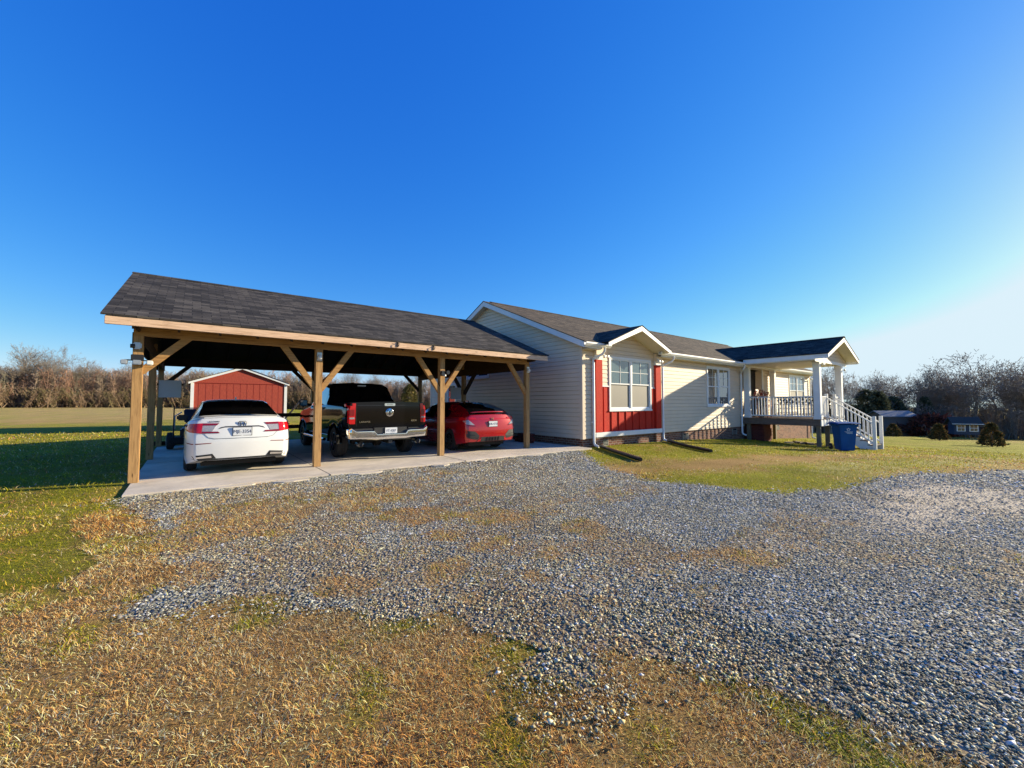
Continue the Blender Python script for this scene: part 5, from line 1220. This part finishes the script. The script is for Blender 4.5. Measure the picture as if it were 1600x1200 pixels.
def grow(rd,H,spread,lv=6,r0=.22,up=.35,first=.28):
    trunk=[];crown=[]
    def br(p,d,L,r,l):
        n=4 if l<2 else 3
        q=p
        for i in range(n):
            d=(d+Vector((rd.gauss(0,.10),rd.gauss(0,.10),rd.gauss(0,.06)+up*.06))).normalized()
            e=q+d*L/n; r1=r*(1-.45*(i+1)/n); (trunk if l==0 else crown).append((tuple(q),tuple(e),r*(1-.45*i/n),r1))
            if l<lv-1 and (l>0 or i>=1):
                for _ in range(2 if l>1 else (2 if rd.random()<.6 else 1)):
                    if rd.random()<(.62 if l>2 else .85):
                        ax=Vector((rd.gauss(0,1),rd.gauss(0,1),rd.gauss(0,.4)))-d*0; sd_=(ax-d*ax.dot(d)).normalized()
                        nd=(d*rd.uniform(.55,1.0)+sd_*spread*rd.uniform(.6,1.2)+Vector((0,0,up*.35))).normalized()
                        br(e,nd,L*rd.uniform(.48,.72),r1*rd.uniform(.42,.62),l+1)
            q=e
        if l<lv-1: br(q,(d+Vector((rd.gauss(0,.2),rd.gauss(0,.2),.1))).normalized(),L*.62,r*.52,l+1)
    br(Vector((0,0,-.3)),Vector((rd.gauss(0,.04),rd.gauss(0,.04),1)).normalized(),H*.42,r0,0)
    zm=max(s[1][2] for s in crown); k=H/zm
    sc=lambda S:[(tuple(c*k for c in a),tuple(c*k for c in b_),ra,rb) for a,b_,ra,rb in S]
    return sc(trunk),sc(crown)
def tree_proto(name,seed,H,spread,lv,r0,mat,up=.35,twig=.021):
    rd=random.Random(seed); T,Cc=grow(rd,H,spread,lv,r0,up)
    Cc=[(a,b_,max(ra,twig),max(rb,twig*.7)) for a,b_,ra,rb in Cc]
    if len(Cc)>9000: Cc=rd.sample(Cc,9000)
    r=bpy.data.objects.new(name,None); COL.objects.link(r); seg_mesh('trunk',T,8,mat,r); seg_mesh('crown',Cc,3,mat,r); return r
def put(proto,used,loc,rz,sc,label,cat,group=None):
    if not used:
        r=proto; used.append(1)
    else:
        r=proto.copy(); COL.objects.link(r)
        for ch in proto.children: c=ch.copy(); COL.objects.link(c); c.parent=r
    r.location=loc; r.rotation_euler=(0,0,rz); r.scale=(sc,sc,sc) if not hasattr(sc,'__len__') else sc
    tag(r,label,cat,group)
    return r
rd=random.Random(77)
def at(px,depth): 
    p=Fv*depth+Rv*(depth*(px-800)/645.0); return p.x,p.y
protos=[(tree_proto('bare_tree',s,14,sp,6,.30,'bark',u,.019),[]) for s,sp,u in ((3,.85,.5),(8,1.0,.3),(15,.8,.5))]
dark=[(tree_proto('bare_tree',s,14,sp,6,.24,'bark_hazed',u,.027),[]) for s,sp,u in ((21,.85,.45),(34,1.0,.3),(42,.8,.4))]
# left wood edge: tall bare crowns rising out of the thicket (pixel column, top row in the photo)
LT=[(-40,548,'tall bare tree at the left edge of the far wood'),(12,540,'bare tree with wide pale crown, second from the left in the far wood'),(38,534,'tallest bare tree in the left cluster of the far wood'),(68,538,'bare tree on the right of the tall left cluster in the far wood'),(100,539,'round-crowned bare tree standing alone above the far wood'),(122,556,'small bare tree just right of the round-crowned one in the far wood'),(146,562,'short bare tree midway along the far wood'),(168,558,'bare tree beside a small gap near the carport corner in the far wood'),(188,565,'low bare tree just left of the front carport corner post'),
 (262,578,'bare tree seen above the grey board inside the carport'),(290,574,'bare tree rising left of the red shed gable'),(318,571,'bare tree directly behind the left slope of the red shed'),(345,574,'bare tree behind the ridge of the red shed'),(412,580,'bare tree behind the right slope of the red shed'),(440,578,'bare tree just right of the red shed seen through the carport'),(470,580,'bare tree above the pickup wing mirror beyond the carport'),(520,576,'bare tree above the pickup cab left side beyond the carport'),(548,574,'bare tree above the middle of the pickup cab beyond the carport'),(585,576,'bare tree above the right of the pickup cab beyond the carport'),(620,575,'bare tree beyond the carport right of the pickup cab'),(668,576,'bare tree seen between the rear carport post and the house'),(500,577,'bare tree behind the second front carport post')]
for i,(px,ty,lb) in enumerate(LT):
    d=62+(px+160)/920*66+rd.uniform(5,11); x,y=at(px,d); H=1.42+(629-ty)*d/645-float(gz(x,y))
    pr,us=protos[i%3]; put(pr,us,(x,y,float(gz(x,y))),rd.random()*6.28,H/14.0,lb,'tree','bare trees along the far wood')
RT=[(1268,575,62,'bare tree seen between the two front porch columns'),(1296,566,66,'bare tree just left of the right porch column'),(1326,572,70,'bare tree right of the porch roof tip'),(1358,583,74,'thin bare tree above the dark evergreen clump'),(1380,580,76,'small round-crowned bare tree standing alone against the sky'),(1412,574,74,'bare tree left of the broad-crowned group on the right'),(1436,570,72,'broad-crowned bare tree in the right background'),(1457,574,73,'bare tree right of the broad-crowned one, left of the slim trunk'),(1473,566,74,'slim-trunked bare tree left of the big oak-like tree'),(1492,584,72,'bare tree leaning against the left side of the biggest tree'),(1526,543,68,'biggest bare tree on the right, with a wide dense crown'),(1556,574,70,'bare tree on the right flank of the biggest tree'),(1582,562,66,'tall bare tree near the right edge of the view'),(1606,566,66,'bare tree cut by the right edge of the view'),(1640,560,64,'bare tree just beyond the right edge of the view'),(1242,580,64,'bare tree behind the porch gutter and far house corner')]
for i,(px,ty,d,lb) in enumerate(RT):
    x,y=at(px,d); z=float(gz(x,y)); H=1.42+(629-ty)*d/645-z
    pr,us=dark[i%3]; sc=H/14.0; wd=1.25 if 'biggest tree' not in lb and 'biggest' in lb else 1.0
    put(pr,us,(x,y,z),rd.random()*6.28,(sc*wd*1.05,sc*wd*1.05,sc),lb,'tree','bare trees behind the yard')
# thicket: masses of thin saplings and twigs
def thicket(name,line,n,h0,h1,palette,label,depth,dens=46,lean=.35,base=.35,rad=(.03,.012)):
    segs=[];cols=[]
    r=np.random.default_rng(len(name)*7+n)
    for _ in range(n):
        f=r.random(); px=line[0]+(line[1]-line[0])*f; d=line[2]+(line[3]-line[2])*f+r.random()*depth; x,y=at(px,d); z=float(gz(x,y)); 
        h=(h0+(h1-h0)*r.random())*(d/96 if line[2]<66 and line[1]<800 else 1); hh=h*(.75+.5*float(fbm(x,y,.06,5))); c=np.array(palette[r.integers(len(palette))])*r.uniform(.75,1.25)
        m=dens
        for k in range(3):
            a=r.random()*6.28; lx,ly=math.cos(a)*lean*hh*.3,math.sin(a)*lean*hh*.3; p0=np.array([x+r.normal()*.6,y+r.normal()*.6,z]); p1=p0+np.array([lx,ly,hh])
            mid=(p0+p1)/2+r.normal(0,.25,3); segs+=[(p0,mid,rad[0]*2,rad[0]),(mid,p1,rad[0],rad[1])]; cols+=[c,c]
            for j in range(m//3):
                t_=r.uniform(.12,1); q=p0+(p1-p0)*t_; a2=r.random()*6.28; l=hh*.22*(1.15-t_*.6)*r.uniform(.5,1.3); e=q+np.array([math.cos(a2)*l*.75,math.sin(a2)*l*.75,l*r.uniform(.2,.9)])
                segs.append((q,e,rad[1],rad[1]*.6)); cols.append(c*r.uniform(.8,1.2))
                e2=q+(e-q)*.5; f2=e2+r.normal(0,.35,3)*l*.5+np.array([0,0,l*.25]); segs.append((e2,f2,rad[1]*.8,rad[1]*.5)); cols.append(c)
    o=seg_mesh(name,segs,3,'twigs',None,np.clip(np.array(cols),.005,.6)); tag(o,label,'brushwood',None,'stuff'); return o
thicket('woodland',(-160,760,62,128),1350,4.8,8.0,[(.38,.26,.19),(.32,.25,.18),(.42,.32,.23),(.28,.25,.18),(.38,.23,.16)],'brown leafless thicket along the far edge of the left field',16,66,.5,rad=(.04,.03))
thicket('undergrowth',(-160,760,60.5,126),620,2.0,4.2,[(.24,.20,.10),(.36,.26,.16),(.20,.17,.09),(.40,.28,.19),(.30,.22,.15)],'low olive and brown undergrowth at the foot of the left wood',5,54,2.2,rad=(.035,.034))
thicket('woodland',(1150,1760,70,60),900,2.6,5.0,[(.36,.30,.25),(.28,.24,.20),(.40,.32,.26),(.24,.22,.18)],'grey leafless thicket filling the right background',26,rad=(.05,.026))  # twig tones raised, haze put into the palette
# evergreens and shrubs
def needles(name,H,R_w,n,seed,cols,parent,shape='cone'):
    r=np.random.default_rng(seed); t_=r.random(n)**.9; z=H*(.04+.96*t_)
    prof=(np.sin(np.pi*np.clip(t_*.88+.12,0,1))**.6) if shape=='round' else np.minimum(1,t_*7+.55)*((1-t_)**.62)+.04
    lob=1+.22*np.sin(3*np.arctan2(r.normal(size=n),r.normal(size=n)))
    a=r.random(n)*6.28; rad=R_w*prof*(.45+.55*r.random(n)**.4)*(1+.25*(np.sin(a*5+t_*9)*.5)+.15*np.sin(a*11-t_*21))
    P_=np.stack([rad*np.cos(a),rad*np.sin(a),z],-1)
    keep=vnoise(a*2.2+seed,z*2.2/H*5,1.0,9)>.34; P_=P_[keep]; a=a[keep]; m_=len(P_)
    s=(R_w*.10)*r.lognormal(0,.35,m_)[:,None]
    d=np.stack([np.cos(a),np.sin(a),r.uniform(-.2,.9,m_)],-1)+r.normal(0,.45,(m_,3)); d/=np.linalg.norm(d,axis=1,keepdims=True)
    u=np.cross(d,r.normal(size=(m_,3))); u/=np.linalg.norm(u,axis=1,keepdims=True)
    V=np.stack([P_-u*s*.35,P_+u*s*.35,P_+d*s*1.5],1).reshape(-1,3); F=np.arange(m_*3).reshape(-1,3)
    me=raw_mesh(name,V,F,3); c=np.array(cols)[r.integers(len(cols),size=m_)]*r.lognormal(0,.3,m_)[:,None]; color_attr(me,np.repeat(np.clip(c,.004,.5),3,0)); me.materials.append(M['needles'])
    return link(bpy.data.objects.new(name,me),parent)
def shrub(px,d,H,W_,label,seed,cols,shape='round',name='shrub',cat='bush',n=9000):
    x,y=at(px,d); z=float(gz(x,y)); t=thing(name,label,cat,(x,y,z))
    needles('foliage',H,W_,n,seed,cols,t,shape)
    rq=random.Random(seed); sg=[((0,0,-.2),(rq.gauss(0,.2)*W_,rq.gauss(0,.2)*W_,H*.6),.05*W_,.02*W_) for _ in range(5)]; seg_mesh('stem',sg,6,'bark_hazed',t); return t
jc=[(.06,.065,.03),(.10,.09,.035),(.22,.12,.04),(.05,.055,.025)]
shrub(1393,49,1.5,.72,'small dark evergreen bush just right of the porch stairs',1,jc,'cone'); shrub(1464,42,1.65,.72,'middle one of three dark evergreen bushes on the right lawn',2,jc,'cone'); shrub(1546,29,1.62,.62,'nearest and largest looking evergreen bush on the right lawn, bronze tinged',3,jc,'cone')
gc=[(.11,.12,.07),(.15,.15,.08),(.08,.09,.05)]
for i,(px,d,H,W_,lb) in enumerate(((1352,66,7.0,1.9,'tall dark evergreen right of the porch roof'),(1372,64,6.6,2.1,'dark evergreen in the middle of the clump right of the porch'),(1395,68,6.2,1.8,'dark evergreen at the right end of the clump right of the porch'),(1444,70,6.4,1.7,'dark evergreen under the broad-crowned bare tree'))): shrub(px,d,H,W_,lb,10+i,gc,'cone' if i%2 else 'round','evergreen_tree','tree',14000)
for i,(px,d,H,W_,lb) in enumerate(((4,77,5.0,1.3,'olive-green evergreen at the left end of the far wood'),(640,117,8.6,2.0,'evergreen in the far wood seen through the carport, right of the pickup'),(338,99,7.5,1.8,'olive evergreen behind the left slope of the shed'))): shrub(px,d,H,W_,lb,20+i,[(.17,.15,.05),(.21,.16,.06),(.12,.12,.04)],'round','evergreen_tree','tree',14000)
shrub(1452,58,3.0,3.4,'leafless red-brown shrub behind the middle evergreen bush',31,[(.14,.045,.035),(.10,.04,.03)],'round','shrub','bush',3000)
# distant buildings on the right
def cottage(name,px,d,W_,D_,hw,hr,wall,roof,label,base,yaw=0.):
    x,y=at(px,d); t=thing(name,label,'house',(x,y,base)); a=math.radians(52-90)+yaw; rot=Matrix.Rotation(a,4,'Z'); T=lambda p: tuple(Vector((x,y,base))+rot@Vector(p))
    b=MB(); b.extr([(-W_/2,0,0),(-W_/2,D_,0),(-W_/2,D_,hw),(-W_/2,D_/2,hr-.05),(-W_/2,0,hw)],(W_,0,0)); b.v=[T(p) for p in b.v]; b.build('wall',wall,t)
    for s,y0 in ((1,-.3),(-1,D_+.3)):
        b=MB(); b.slab([(-W_/2-.3,y0,hw-.05),(W_/2+.3,y0,hw-.05),(W_/2+.3,D_/2,hr+.1),(-W_/2-.3,D_/2,hr+.1)],.12); b.v=[T(p) for p in b.v]; b.build('roof',roof,t)
    return t,T
t,T=cottage('distant_house',1404,59,4.6,2.6,3.1,3.75,'dim_wall','roof_slate','low building with a long grey-blue roof behind the leftmost bush',-3.6)
t,T=cottage('distant_house',1508,52,2.3,1.6,1.35,2.1,'navy_wall','dark_roof','small navy cottage with two white-framed windows between the right bushes',-2.6,-.45)
for x0 in (-.95,.22):
    b=MB(); b.box(x0,x0+.80,-.06,-.01,.40,1.25); b.v=[T(p) for p in b.v]; fr=b.build('window','white_trim',t)
    b=MB(); 
    for i in range(2):
        for k in range(2): b.box(x0+.08+i*.34,x0+.38+i*.34,-.075,-.065,.47+k*.38,.80+k*.38)
    b.v=[T(p) for p in b.v]; b.build('pane','window_glass',fr)
b=MB(); b.box(-1.45,1.45,-.36,-.31,1.30,1.36); b.v=[T(p) for p in b.v]; b.build('porch_trim','white_trim',t)
t,T=cottage('distant_house',1490,92,7,5,4.6,5.4,'dim_wall','dark_roof','large dim house on the rise behind the trees on the right',-1.0)
